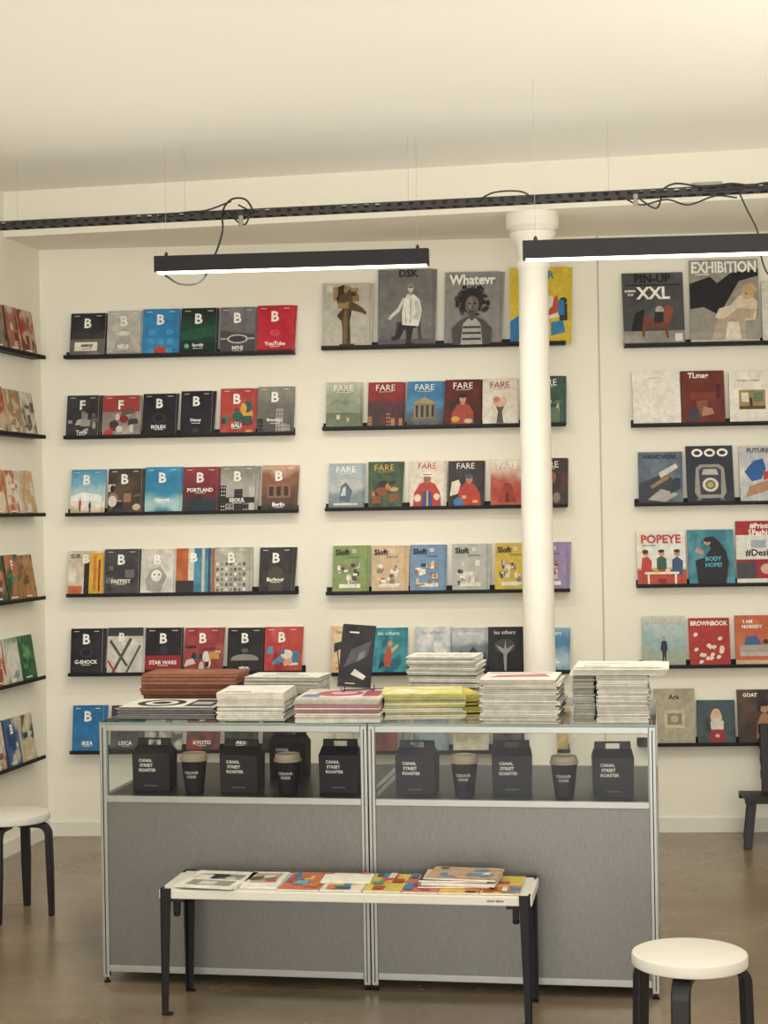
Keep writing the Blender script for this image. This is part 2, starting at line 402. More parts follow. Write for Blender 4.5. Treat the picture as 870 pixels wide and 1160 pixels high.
row(BW,z,[mk(80,118,532,B('7aa8c0','4a8cb8 6caccc a8c8d0 e8e0d0 c8b48c',21,'h','',extra=[pl('e8ecec',0,.42,.4,.5,.9,.44,1,.38,1,.3,0,.32)]+man(.3,.08,.3,'c85848')+man(.62,.05,.26,'2c4868'))),
 mk(122,162,531,B('50463e','5c4c40 4a3e38 3a3434',22,'n','',extra=still(22,'c8b8a0 7a5a40 2c2a2e d8d0c4 96745a a8988a',13,(.05,.05,.95,.62)))),
 mk(164,206,529,B('2f86b0','3a94c0 2a80ac 3488b0 a0c8c8 2c7c9c',23,'h','Hawaii',ty=.3)),
 mk(207,248,529,B('7c2c34','903840 84303a 6a2830 3a343c 34343c',24,'h','PORTLAND',extra=[pl('2c3844',0,.0,.2,.3,.3,.16,.5,.42,.62,.2,.8,.36,1,.1,1,0)],ty=.5)),
 mk(249,291,528,B('6c6864','8c8880 a8a49c 6c6864',25,'h','SEOUL',extra=town(25,'2a282c d8d4c8 4a4848 8c8880 b8b4aa',0,.62)+[rc(0,.2,1,.32,'2a282c')],ty=.26)),
 mk(296,336,527,B('6a4a3c','c8a088 8a5a44 5c4438 34302e',26,'h','Berlin',extra=[rc(.15,.3,.85,.6,'8c6450'),rc(.22,.34,.34,.54,'3a302e'),rc(.44,.34,.56,.54,'3a302e'),rc(.66,.34,.78,.54,'3a302e')],ty=.16))])
z=shelf(BW,(75,676),(337,674))
row(BW,z,[mk(77,118,624,('d8b848',[ph('d8d0c0 c8b8a0 e4dccc',31,'n'),rc(.45,.05,.6,.75,'2c2a2e'),rc(.6,0,1,.95,'d8ac34'),rc(.0,0,.4,.22,'c8683c'),rc(.72,.1,.8,.9,'c87838'),rc(.86,.1,.92,.8,'a83c30'),tx('B',.5,.82,.2,'f2efe6',.4),tx('SUR',.2,.88,.1,'4a464a',.3)])),
 mk(118,159,622,B('4a484c','3c3a40 4c4a4c 44424a',32,'n','FASTEST',extra=still(32,'6c6a66 2c2a30 5c5a5a 38363c 807c78',8),ty=.3)),
 mk(159,199,622,B('cfccc3','d8d4ca c8c5bc dcd8ce',33,'n','',lc='f6f3ea',extra=[pl('a09e98',.2,.1,.6,.05,.8,.4,.6,.62,.3,.55,.15,.35),el(.48,.42,.16,.13,'e8e4da'),el(.42,.44,.03,.02,'54504e'),el(.56,.44,.03,.02,'54504e')])),
 mk(199,242,621,('c86838',[ph('c87440 b85c34 c87440',34,'n',(0,0,.4,1)),rc(.34,0,.5,1,'d4cebf'),ph('3a7898 4c90b0 2c5870',35,'n',(.5,0,1,1)),rc(.72,0,.8,1,'c8c0b0'),rc(.0,.0,.5,.3,'3a3438'),rc(.9,.0,.96,1,'34485c'),tx('B',.5,.8,.2,'f2efe6',.4)])),
 mk(243,285,620,B('b0aca0','c0bcb0 a8a498 b8b4a8',36,'n','',extra=[rc(.05+.13*i,.06+.11*j,.05+.13*i+.07,.06+.11*j+.06,['5a5854','8c887e','e0dccf','74706a'][(i*3+j*2)%4]) for i in range(7) for j in range(6)])),
 mk(293,333,620,B('35322f','2a282a 3c3834 302e2e',37,'n','Barbour',extra=[pl('4c463e',.3,0,.7,0,.74,.5,.5,.6,.26,.5)],ty=.3))])
z=shelf(BW,(77,766),(345,764))
row(BW,z,[mk(80,118,712,B('232026','1c1a20 2c2a30',41,'n','G-SHOCK',extra=[el(.5,.48,.22,.1,'38363e'),el(.5,.48,.15,.07,'1c1a20')],ty=.28)),
 mk(121,163,711,('c8c5bc',[ph('d0ccc0 c4c0b6 dcd8cc',42,'n'),pl('54504e',.1,0,.18,0,.7,.75,.62,.78),pl('54504e',.5,0,.56,0,.95,.6,.9,.64),pl('b03830',.0,.3,.06,.3,.3,.0,.24,0),pl('54504e',.05,.7,.1,.75,.6,.2,.55,.16),rc(0,.82,1,1,'3a383c'),tx('B',.4,.8,.18,'f2efe6',.4)])),
 mk(164,206,711,B('1c1a20','1c1a20 24222a',43,'n','STAR WARS',extra=[rc(0,.1,1,.4,'982830'),el(.5,.52,.12,.09,'34323a')],ty=.25)),
 mk(208,251,711,B('a03c38','a84040 903438 b05048',44,'n','',extra=still(44,'c8c0b4 3c5868 c89040 7c2c30 d8d0c0 2c2a30',14,(.05,.05,.95,.62)))),
 mk(257,298,711,B('2a282c','2a282c 1e1c22',45,'n','vitra.',extra=[el(.5,.3,.4,.12,'8c8a84'),rc(.1,.18,.9,.28,'2a282c'),el(.5,.5,.1,.05,'5c5a58')],ty=.12)),
 mk(299,341,710,B('b0483c','c04840 b83c38 c85850',46,'n','',extra=still(46,'3c78a0 e0d8c8 982c34 d8a088 5890b0',14,(.05,.05,.95,.6))))])
z=shelf(BW,(79,855),(345,852))
cols6=[('1f6aa4','IKEA'),('3a383c','LEICA'),('c8c4b8','MUJI'),('8c3434','KYOTO'),('445048','BAKE'),('1c1a20','NIKE')]
row(BW,z,[mk(82+43*i,119+43*i,799,B(c,None,50+i,'n',t,ty=.2,extra=[ph('%s 2a74ac %s'%(c,c) if i==0 else '%s 3c3a40 %s'%(c,c),60+i,'n',(0,0,1,.6))])) for i,(c,t) in enumerate(cols6)])

# --- block B (middle) ---
rr=random.Random(12)
curls=[]
for k in range(90):
    q=rr.uniform(0,2*math.pi); ra=rr.uniform(.45,1.0)
    curls.append(el(.5+.30*ra*math.cos(q),.6+.23*ra*math.sin(q),rr.uniform(.015,.045),rr.uniform(.012,.035),rr.choice(['2a282a','343134','242224','403c3c','4c4846'])))
z=shelf(BW,(364,396),(641,390))
row(BW,z,[(365,420,321,'b9b4a6',[ph('c0bbae b8b3a5 bcb7a9',71,'n'),
   pl('5c4630',.42,.05,.60,.05,.58,.42,.62,.58,.86,.53,.92,.50,.93,.55,.84,.62,.62,.72,.44,.70,.38,.5,.42,.3),
   pl('7a603e',.45,.05,.5,.05,.52,.4,.5,.6,.44,.55),pl('3c2c20',.54,.1,.58,.1,.56,.4,.6,.55,.56,.6),
   el(.52,.76,.14,.08,'6c5238'),el(.40,.82,.09,.08,'4a3826'),el(.62,.83,.11,.07,'54402c'),el(.5,.88,.13,.06,'5c4630'),el(.36,.74,.06,.06,'3c2c20'),el(.68,.76,.06,.05,'3c2c20'),el(.52,.74,.07,.05,'9c7c54'),el(.5,.84,.05,.03,'8c6c48'),el(.58,.9,.05,.03,'3c2c20')]+still(75,'8c6c48 3c2c20 a08058 5c4630 2c2018',12,(.38,.7,.66,.9))+[
   pl('483624',.3,.5,.45,.62,.45,.5,.38,.42),rc(.36,.02,.68,.06,'4a3826'),rc(.08,.86,.2,.96,'d8d2c2')]),
 (427,492,305,'6f6d6b',[ph('7c7a78 706e6c 767472 646262',72,'n'),rc(0,0,1,.1,'5c5a5a'),
   pl('46444a',.3,.08,.36,.08,.38,.26,.72,.26,.74,.08,.8,.08,.78,.32,.34,.32),
   pl('26242a',.44,.32,.72,.32,.7,.24,.48,.22,.40,.1,.26,.08,.24,.12,.34,.16,.38,.28),
   pl('26242a',.5,.30,.66,.30,.6,.06,.68,.03,.5,.03,.52,.1),
   pl('e6e2d8',.44,.28,.74,.26,.80,.46,.76,.6,.66,.67,.54,.68,.47,.6,.44,.44),
   pl('d4d0c6',.48,.6,.40,.46,.26,.38,.22,.36,.22,.40,.36,.50,.46,.64),pl('c8c4ba',.70,.6,.80,.46,.72,.34,.62,.36,.70,.44,.66,.56),
   pl('a8a49c',.585,.3,.6,.3,.61,.6,.59,.66),pl('b4b0a8',.5,.3,.52,.3,.5,.5,.49,.5),
   el(.22,.37,.035,.02,'c8b4a0'),rc(.56,.66,.63,.71,'b0a090'),el(.595,.755,.055,.055,'d0c6b8'),el(.595,.785,.057,.03,'8c8880'),rc(.555,.755,.635,.765,'2c2a2e'),
   tx('DSK',.56,.945,.1,'242228',.55)]),
 (502,567,308,'8f8c87',[ph('959290 8a8784 928f8a',73,'n')]+curls+[el(.5,.6,.2,.17,'2a282a'),el(.5,.53,.125,.135,'6a625c'),el(.47,.56,.05,.08,'857b72'),
   pl('57504c',.44,.36,.56,.36,.57,.46,.43,.46),
   pl('4c4a48',.16,0,.84,0,.86,.22,.7,.34,.56,.38,.5,.34,.44,.38,.3,.34,.14,.22), pl('a8a49c',.3,.0,.7,.0,.66,.28,.56,.36,.5,.32,.44,.36,.34,.28),rc(.33,.06,.67,.09,'3a3838'),rc(.33,.14,.67,.17,'3a3838'),rc(.34,.22,.66,.25,'3a3838'),
   el(.45,.555,.025,.012,'1c1a20'),el(.55,.555,.025,.012,'1c1a20'),pl('4c4440',.49,.48,.52,.48,.505,.55),el(.5,.445,.04,.014,'4a3434'),
   tx('Whatevr',.5,.88,.14,'f2efe6',.84)]),
 (577,646,303,'e0c430',[ph('dcc43c d8bc34 e0c848',74,'n'),tx('NEVER',.5,.9,.1,'2c78b4',.8),pl('2c78b4',.0,0,.12,0,.3,.45,.0,.3),pl('e8e0d0',.55,.3,.85,.35,.8,.6,.6,.65),pl('3880b8',.7,.1,.95,.15,.9,.3,.7,.28)]+still(74,'2c78b4 c8503c 34343c e8e0d0',5,(.7,.3,.95,.8)))])
z=shelf(BW,(365,489),(641,481))
row(BW,z,[mk(369,410,433,FARE('a8ac98','c0c0b2 98a088 687458 788468',81,'h',extra=[pl('8c9484',0,.45,.3,.58,.55,.5,.8,.62,1,.5,1,.35,0,.35),rc(.3,.2,.4,.3,'c8bca0'),rc(.6,.15,.68,.24,'b8ac90')])),
 mk(416,458,433,FARE('8c2c30','a03034 8c2c30 54343c 3c3438 98502c',82,'h',extra=town(82,'5c3034 3c3438 a87848 c89868',0,.4))),
 mk(460,502,432,FARE('3c78a4','3c80b4 3c78a4 4c88b0 54606c 484440',83,'h',extra=[rc(.12,.14,.88,.2,'6c6858'),rc(.2,.2,.8,.52,'8c7c60'),pl('a8906c',.16,.52,.84,.52,.5,.66)]+[rc(.25+.15*k,.22,.32+.15*k,.48,'34343c') for k in range(4)])),
 mk(503,545,430,FARE('6c2420','3a2424 5c2420 6c2420',84,'n',extra=[pl('a84838',.2,0,.8,0,.8,.3,.68,.46,.5,.52,.34,.46,.2,.3),rc(.45,.46,.55,.55,'b88868'),el(.5,.58,.09,.09,'c89878'),el(.5,.65,.1,.045,'2a2024'),el(.3,.16,.12,.06,'d8a040'),el(.66,.12,.12,.05,'c8b48c'),rc(.1,0,.9,.06,'34282c')])),
 mk(546,587,429,FARE('dcd6c8','e0dacc d8d0c0',85,'n',lc='a83c34',extra=[pl('5c5650',.4,.05,.6,.05,.56,.3,.62,.42,.38,.42,.44,.3),el(.5,.5,.2,.1,'d8a890'),el(.4,.56,.1,.06,'c88070'),el(.6,.56,.1,.06,'e0b8a0'),rc(.3,.03,.7,.06,'a89c84')])),
 mk(600,641,426,FARE('34504a','2c4440 446054 34504a',86,'n',extra=still(86,'a85a3c c8b898 203430 5c7c68',8)))])
z=shelf(BW,(368,580),(643,574))
row(BW,z,[mk(372,412,525,FARE('98a4a8','a0b0b8 a8b4b8 b8bcbc 7c8c94 6c7c84',91,'h',extra=[pl('5c6c78',.3,.2,.6,.16,.7,.4,.5,.6,.35,.5),pl('c8d0d0',.35,.3,.5,.3,.5,.5,.42,.48),rc(.15,.1,.85,.14,'d8d4c8')])),
 mk(417,455,523,FARE('4a5448','384840 4a6048 34403c',92,'n',lc='d8b040',extra=still(92,'8c5434 b87848 34302e 6c8460 c89c60',9))),
 mk(464,505,522,('d4c8b8',[ph('d8ccbc e0d4c4',93,'n'),pl('b84038',.08,0,.92,0,.88,.32,.72,.52,.5,.58,.28,.52,.12,.32),pl('34548c',.34,0,.66,0,.62,.34,.5,.4,.38,.34),pl('d8a850',.48,.0,.53,.0,.53,.38,.48,.38),el(.5,.62,.11,.10,'9c6c50'),el(.5,.70,.22,.035,'e8e0d0'),el(.5,.735,.12,.045,'e8e0d0'),rc(.38,.70,.62,.715,'34343c'),el(.22,.22,.1,.08,'dcccb8'),el(.78,.24,.09,.07,'dcccb8'),tx('FARE',.5,.89,.12,'c04438',.72,False)])),
 mk(507,548,522,('3c3434',[ph('34302e 40383a 4c403a',94,'n'),pl('b84038',.25,0,.95,0,.9,.32,.75,.5,.5,.55,.32,.4),pl('d8d0c0',.05,.25,.28,.3,.36,.5,.3,.6,.1,.55),el(.6,.6,.1,.09,'b88060'),el(.6,.67,.12,.05,'3a5878'),el(.3,.12,.15,.1,'4878a8'),rc(.4,.2,.52,.26,'d8a850'),rc(.7,.1,.85,.16,'d8a850'),tx('FARE',.5,.89,.12,'f2efe6',.72,False)])),
 mk(555,596,520,FARE('c46c58','e0d8c8 d4b8a8 b85844 b04838 c06850',95,'h',extra=[pl('a04030',.2,.1,.8,.1,.6,.5,.4,.5),rc(.46,.1,.54,.3,'5c2c28')])),
 mk(602,643,519,FARE('4c4440','6c3c30 3c3836 54443c',96,'n',extra=still(96,'8c7c68 2c282a a85c40 c8b898',8)))])
z=shelf(BW,(369,674),(646,671))
row(BW,z,[mk(376,417,618,SL('84985c',1)),mk(421,462,618,SL('ccb08c',2)),mk(464,505,617,SL('7090b0',3)),mk(512,554,616,SL('b0b0a8',4)),mk(560,599,615,SL('ccb044',5)),mk(604,645,614,SL('9484ac',6))])
z=shelf(BW,(375,767),(646,762))
OT=lambda c,**k: tx('les others',.5,.88,.08,c,.8,False)
row(BW,z,[mk(375,415,709,('d8c8b0',[ph('d8cc9c d8b090 e4e0d0',101,'n'),*still(101,'e0c060 d87c50 6ca0b0 3c3a40 a8c0a0',12,(.1,.1,.9,.7)),OT('c05030')])),
 mk(420,461,711,('2c8494',[ph('3490a0 2c8090 3c98a4 24687c',102,'n'),pl('c05040',.35,.2,.55,.15,.62,.5,.45,.62),el(.55,.66,.07,.06,'c89070'),pl('2c3048',.4,.2,.2,.1,.3,.35),pl('d8b060',.6,.45,.8,.6,.78,.64,.58,.54),OT('f2efe6')])),
 mk(470,510,710,('c8c8c4',[ph('dcdad4 ccd0d2 b0b8be e0ded8',103,'n'),pl('8c98a0',.1,.2,.5,.5,.9,.25,.9,.1,.1,.1),OT('6c7478')])),
 mk(512,552,711,('5c6470',[ph('b8bcc0 c0c4c8 788490 3a3e48 2c2e38',104,'h'),pl('3a3e48',0,.3,.25,.5,.4,.38,.65,.58,.85,.4,1,.45,1,.2,0,.2),OT('f2efe6')])),
 mk(553,594,710,('24242a',[ph('24242a 2e2e34',105,'n'),el(.5,.58,.32,.16,'48484c'),pl('9c9c98',.48,.05,.54,.05,.56,.4,.8,.62,.55,.52,.52,.72,.47,.52,.2,.62,.45,.4),OT('f2efe6')])),
 mk(604,645,711,('5088b0',[ph('88b0cc 5088b0 a8c4d0 386c94',106,'h'),pl('e0e4e4',.2,.2,.5,.4,.8,.2),OT('f2efe6')]))])
z=shelf(BW,(375,857),(646,851))
row(BW,z,[mk(378+45*i,418+45*i,802,(c,[ph(p,110+i,'n')])) for i,(c,p) in enumerate([('b8b4a8','c8c4b8 8c887c'),('884444','8c4840 5c3430'),('445566','485868 8898a0'),('aaaa88','b0a888 d8d0b8'),('323038','323038 504c58'),('aa8855','a88850 d8b878')])])

# --- block C (right) ---
EXT,_=BW.uv(985,400,0.07)
z=shelf(BW,(708,394),(870,389),ext=EXT)
row(BW,z,[(706,775,309,'48484a',[ph('545456 48484a 4c4a4c 3c3c40',121,'n'),rc(0,.0,1,.2,'8c8880'),pl('a09a90',0,0,.4,0,.2,.16,0,.14),pl('7c3c30',.3,.12,.34,.12,.36,.26,.66,.24,.7,.10,.74,.1,.72,.34,.38,.40,.30,.34),pl('8c4838',.6,.3,.76,.3,.84,.52,.7,.55),pl('1c1a20',.12,.2,.3,.2,.35,.5,.2,.45),el(.6,.48,.07,.06,'b8a898'),pl('2a282c',.5,.3,.66,.32,.66,.46,.52,.46),rc(.05,.82,.95,.84,'2a282c'),rc(.84,.05,.96,.16,'e0dccf'),tx('PIN-UP',.5,.92,.12,'1c1a20',.85),tx('XXL',.5,.72,.17,'f2efe6',.6),tx('SUMMER',.13,.75,.03,'f2efe6',.2),tx('2023',.13,.70,.03,'f2efe6',.2)]),
 (781,859,294,'98938a',[ph('a09c92 948f86 9a958b',122,'n'),pl('201e24',0,.42,.2,.44,.42,.34,.5,.45,.72,.74,1,.80,1,.88,.6,.84,.4,.72,.3,.80,0,.72),pl('d8c8b0',.36,.32,.5,.26,.95,.28,.98,.5,.84,.60,.70,.56,.6,.46,.42,.42),pl('b8a48c',.5,.3,.9,.3,.95,.4,.7,.42),el(.84,.60,.09,.08,'c8a888'),el(.87,.64,.11,.07,'c0a470'),el(.82,.59,.015,.008,'3a3030'),pl('b4a48c',.3,.05,.8,.02,.8,.3,.4,.30),pl('e0d6c4',.5,.04,.74,.04,.7,.26,.54,.26),rc(0,0,1,.05,'c8c2b4'),tx('EXHIBITION',.5,.91,.14,'f2efe6',.94),rc(.08,.82,.3,.83,'f2efe6')]),
 (863,925,318,'d8d4c8',[ph('d8d4c8 d0ccc0',123,'n'),tx('PLACE',.5,.85,.12,'2a282c',.8),rc(.2,.2,.8,.6,'a09484')])],double=False)
z=shelf(BW,(716,484),(870,481),ext=EXT)
row(BW,z,[(717,771,421,'e2ded4',[ph('e8e4da e2ded4',131,'n'),tx('apartamento',.45,.88,.03,'8c887c',.5,False)]),
 (772,821,420,'6c2c24',[ph('743026 682a22 70302a',132,'n'),tx('TLmag',.4,.9,.13,'f2efe6',.66),rc(.35,.18,.6,.45,'8c5040'),rc(.2,.46,.8,.6,'80382c'),pl('3c3c4c',.15,.08,.4,.1,.38,.3,.2,.3),pl('b07c60',.45,.15,.75,.2,.7,.3,.5,.34),rc(.8,.5,.9,.75,'581f1a')]),
 (826,880,421,'e4dfd2',[ph('e8e3d6 e4dfd4',133,'n'),rc(.2,.28,.75,.65,'a08858'),rc(.25,.42,.4,.6,'e0d8c8'),rc(.5,.42,.7,.6,'6c7c60'),rc(.2,.28,.75,.34,'5c4430'),rc(.42,.34,.48,.5,'3c3028'),tx('Designers at home',.4,.83,.05,'3c3a38',.6,False)]),
 (884,935,424,'5c6c78',[ph('5c6c78 889098 c8c0b0',134,'n')])],double=False)
z=shelf(BW,(720,573),(870,572),ext=EXT)
row(BW,z,[(723,773,512,'5c6878',[ph('6c7888 5c6878 4c5868',141,'n'),pl('3a404c',0,.0,.5,0,.9,.4,.6,.6,0,.4),pl('a8a49a',.2,.1,.6,.05,.9,.2,.5,.3),pl('9c7850',.3,.3,.7,.5,.66,.56,.26,.36),pl('c8c4b8',.5,.5,.9,.7,.85,.78,.45,.6),pl('2c3848',.7,.2,.95,.3,.95,.5,.8,.5),tx('HANDVERK',.5,.91,.09,'1c2a44',.9)]),
 (778,831,505,'2c3040',[ph('2c3040 343848',142,'n'),el(.24,.88,.12,.07,'f0ece0'),el(.24,.88,.07,.035,'2c3040'),el(.51,.88,.12,.07,'f0ece0'),el(.51,.88,.07,.035,'2c3040'),el(.78,.88,.12,.07,'f0ece0'),el(.78,.88,.07,.035,'2c3040'),
   pl('98968c',.24,.10,.76,.10,.84,.2,.8,.62,.7,.68,.3,.68,.2,.62,.16,.2),pl('3c4050',.28,.16,.72,.16,.74,.58,.66,.63,.34,.63,.26,.58),el(.5,.33,.17,.12,'d8d2c2'),el(.5,.33,.11,.08,'6c6858'),el(.5,.33,.07,.05,'b0a860'),pl('b8b4a8',.32,.5,.68,.5,.64,.6,.36,.6),rc(.2,.06,.3,.1,'6c6a64'),rc(.7,.06,.8,.1,'6c6a64')]),
 (838,892,505,'c8c0b4',[ph('d0c8bc b8bcc0 d8d4c8',143,'n'),pl('2c5ca0',.1,.55,.3,.74,.5,.78,.56,.6,.45,.42,.25,.38),pl('b84038',.5,.4,.9,.5,.9,.6,.5,.55),pl('b08468',.1,.1,.5,.2,.8,.34,.6,.4,.2,.3),tx('FUTURE',.4,.92,.08,'3c3a40',.6)]),
 (896,945,508,'8c3c34',[ph('8c3c34 c8a088 442c2c',144,'n')])],double=False)
z=shelf(BW,(722,666),(870,664),ext=EXT)
row(BW,z,[(722,777,602,'e0d8c8',[ph('e0d8c8 d8dcd8 e0dcd0',151,'n'),rc(0,0,1,.30,'b84838'),rc(0,.30,1,.34,'c8b898'),
   pl('c04038',.06,.15,.28,.15,.3,.46,.22,.54,.1,.52),el(.18,.6,.06,.055,'c88c6c'),el(.17,.63,.065,.04,'4a3430'),pl('3c5c50',.4,.3,.6,.3,.6,.5,.5,.56,.4,.5),el(.5,.6,.06,.055,'c88c6c'),el(.5,.64,.065,.03,'2a2426'),pl('385878',.7,.2,.92,.2,.94,.46,.82,.54,.72,.48),el(.82,.6,.06,.055,'b87c5c'),el(.82,.64,.065,.03,'3a3030'),rc(.15,.22,.85,.26,'e8e0d0'),el(.38,.28,.05,.04,'d8a040'),el(.62,.28,.05,.04,'d8d0c0'),rc(.2,0,.24,.22,'e8e0d0'),rc(.76,0,.8,.22,'e8e0d0'),el(.5,.1,.09,.05,'8c3028'),tx('POPEYE',.5,.86,.16,'c83c34',.92),rc(.1,.74,.4,.75,'3a3a40')]),
 (780,832,600,'3a7484',[ph('4080a0 387888 4c90a0 306c7c',152,'n'),pl('24262c',.2,0,.8,0,.88,.4,.84,.6,.7,.78,.56,.88,.4,.86,.3,.78,.40,.70,.46,.74,.5,.66,.35,.5,.15,.45),pl('b89078',.15,.6,.32,.55,.35,.62,.2,.7),el(.42,.78,.08,.06,'b89078'),el(.44,.82,.09,.045,'2a2426'),tx('BODY',.55,.48,.08,'58b0c0',.5),tx('HOPE?',.55,.37,.08,'58b0c0',.5)]),
 (834,890,590,'c8c0b8',[rc(0,.78,1,1,'a82c38'),tx('#Prints',.5,.92,.09,'f2efe6',.95),tx('5Fashi',.45,.82,.09,'f2efe6',.9),rc(0,.4,1,.78,'d8d4cc'),tx('#Desire',.5,.5,.12,'2a282c',.95),rc(.3,.58,.6,.7,'98a8b0'),rc(0,.1,1,.4,'982832'),rc(.0,.1,.4,.36,'48444c'),el(.6,.25,.12,.08,'c8a088'),rc(0,0,1,.1,'d8d4cc')]),
 (894,944,600,'505860',[ph('505860 a0a8a8 c8b898',154,'n')])],double=False)
z=shelf(BW,(725,758),(870,756),ext=EXT)
row(BW,z,[(728,776,698,'a8b8b8',[ph('c0c8c8 a8bcbc 90acb0 a0a898 989484',161,'h'),*man(.5,.12,.48,'2c3040','d0a888','5c4434'),tx('WEEKENDER',.5,.9,.1,'c8b078',.9,False)]),
 (781,827,700,'b43430',[ph('b03834 a8302c',162,'n')]+[e for k in range(17) for e in [pl('e0d0c4',*(lambda x,y,a:[x-.06,y-.02,x-.01,y-.05,x+.06,y-.01,x+.05,y+.03,x-.02,y+.04])(.15+.7*random.random(),.1+.58*random.random(),0))]]+[tx('BROWNBOOK',.5,.89,.1,'f2efe6',.92)]),
 (833,882,697,'c8643c',[ph('c46440 bc5c3c c46a44',163,'n'),rc(0,0,1,.12,'c8ac8c'),rc(.1,.3,.9,.42,'a09c90'),rc(.1,.2,.9,.29,'b0aca0'),pl('3c5c8c',.2,.42,.6,.42,.5,.6,.25,.58),el(.7,.48,.06,.05,'3a3030'),tx("I AM",.3,.88,.07,'f2efe6',.5),tx('NOBODY',.4,.78,.07,'f2efe6',.7)]),
 (886,935,700,'586050',[ph('586050 90987c c8c0a0',164,'n')])],double=False)
z=shelf(BW,(723,846),(870,845),ext=EXT)
row(BW,z,[(741,787,780,'a8a088',[ph('aca48c a09880',171,'n'),rc(.25,.3,.75,.62,'c0b89c'),rc(.32,.36,.68,.56,'8c8468'),el(.5,.46,.1,.06,'b8b094'),tx('Ark',.5,.85,.09,'3c3a34',.4)]),
 (790,833,793,'3c4c50',[ph('2c3c40 44545a 3c4c50',172,'n'),pl('983038',.3,.0,.75,0,.7,.30,.64,.38,.4,.38,.34,.30),pl('d0c8c0',.36,.34,.68,.34,.7,.5,.62,.60,.42,.6,.34,.5),el(.5,.7,.12,.11,'d8b890'),el(.5,.67,.075,.07,'d8a890'),el(.39,.62,.04,.09,'d8b890'),el(.61,.62,.04,.09,'d8b890'),el(.52,.2,.06,.04,'c8b8a8')]),
 (836,885,781,'4c3830',[ph('5c443a 4c3830 3c2c2a',173,'n'),pl('a87860',.4,.1,.8,.2,.75,.45,.68,.56,.55,.56,.45,.4),el(.62,.68,.11,.11,'b08468'),el(.6,.76,.15,.07,'2c2224'),el(.5,.68,.04,.1,'2c2224'),tx('GOAT',.3,.9,.07,'f2efe6',.5)]),
 (889,940,790,'888078',[ph('888078 c8b8a0 4c4844',174,'n')])],double=False)

# --- left wall ---
lrows=[(405,['a84838 c8a890 5c3c34','7c3430 a86c58 c8b8a0','6c6c58 8c8468 3c3c38','88886c 5c6450 c0b898','4c4440 9c8468 2a282c','586860 a8a088']),
 (495,['a89c88 d0c8b8 6c5c50','c8b89c a07850 d0c8b8','b04c38 c8b090 5c3430','c8b094 8c6c4c a83c34','c8bcab 7c5c44','a04038 d0c0a8']),
 (583,['d8d4c8 c8a070 dcd8cc','c8904c d8d0c0 b85c3c','b85c3c d0986c d8c8b0','d8d0c0 b05038 c07a40','a8b0a0 b8684a','c8c0a8 889070']),
 (677,['a87848 b08858 704c34','34583c b87048 5c8458','c0b8a8 4c4844 c87450','1c2c24 2c7c54 101c1c','487850 c0b088','d0c8b8 687868']),
 (767,['3c7048 2c5c3c 68a068','d8d4c8 c4c0b4 789878','d0c8b8 a84840 d8d0c4','a83c38 d0c8b8 4c8058','486c58 c0a884','98a890 384c40']),
 (857,['d0c8a8 c8b890 34486c','34486c 486498 c8bca8','c0ac94 d0c4b0 8c5444','983438 8c3034 c8b0a0','a04038 d0b8a0','7c2c34 c0b0a0'])]
for ri,(y,pals) in enumerate(lrows):
    s1,zz=LW.uv(51,y+2,0.07)
    shelfgeo(LW,s1-1.25,s1,zz)
    mb=MB(); a=s1-0.06
    for i,p in enumerate(pals):
        w=0.17; base=p.split()[0]
        put(mb,LW,a-w,a,zz+0.0065,zz+0.006+0.235+random.uniform(-.006,.006),base,[ph(p,200+ri*10+i,'n',(0,0,1,1),3)]+still(300+ri*10+i,p,7,(.1,.08,.9,.7))+([tx('F' if ri==3 else 'B',.5,.78,.2,'f2efe6',.5)] if ri in(3,5) and i>0 else [])+[rc(.15,.08,.6,.11,'e8e4d8')],True)
        a-=w+0.012
    mb.build('magazine_row')

# ---------- display counter ----------
ca=math.radians(-9.6)
CX=Vector((math.cos(ca),math.sin(ca),0)); CY=Vector((-math.sin(ca),math.cos(ca),0)); CZv=Vector((0,0,1))
FL=onz(117,1113,0.0); FL.z=0
CW=2.005; CD=0.84; CH=0.95; MIDL=0.992; t=0.024
e=empty('display_counter')
def cb(mb,xr,yr,zr,mt): mb.box(FL,CX,CY,CZv,xr,yr,zr,mt=mt)
fr=MB(); 
xs=[0,MIDL-t,MIDL+0.004,CW-t]
ZP=0.682
for x in xs:
    for y in (0,CD-t): cb(fr,(x,x+t),(y,y+t),(0.02,CH-0.008),'alu')
for (a,b_) in ((t,MIDL-t),(MIDL+0.004+t,CW-t)):
    for y in (0,CD-t):
        cb(fr,(a,b_),(y+.001,y+t-.001),(0.04,0.04+t),'alu'); cb(fr,(a,b_),(y+.001,y+t-.001),(ZP-t,ZP),'alu'); cb(fr,(a,b_),(y+.001,y+t-.001),(CH-0.008-t,CH-0.008),'alu')
for x in xs:
    cb(fr,(x+.001,x+t-.001),(t,CD-t),(0.04,0.04+t),'alu'); cb(fr,(x+.001,x+t-.001),(t,CD-t),(ZP-t,ZP),'alu'); cb(fr,(x+.001,x+t-.001),(t,CD-t),(CH-0.008-t,CH-0.008),'alu')
fr.build('frame',e,bevel=0.002,recalc=True)
gr=MB()
for x in xs:
    cb(gr,(x+t*.42,x+t*.58),(-0.0008,0.001),(0.03,CH-0.02),'steel')
    for y in (0,CD-t): gr.lathe(FL+CX*(x+t/2)+CY*(y+t/2),[(0.012,0),(0.012,0.006),(0.005,0.008),(0.005,0.022)],'black',14)
gr.build('feet',e)
pn=MB()
for (a,b_) in ((t,MIDL-t),(MIDL+0.004+t,CW-t)):
    for y in (0.008,CD-0.016): cb(pn,(a,b_),(y,y+0.006),(0.04+t,ZP-t),'panel')
for x in (0.008,CW-0.014): cb(pn,(x,x+0.006),(t,CD-t),(0.04+t,ZP-t),'panel')
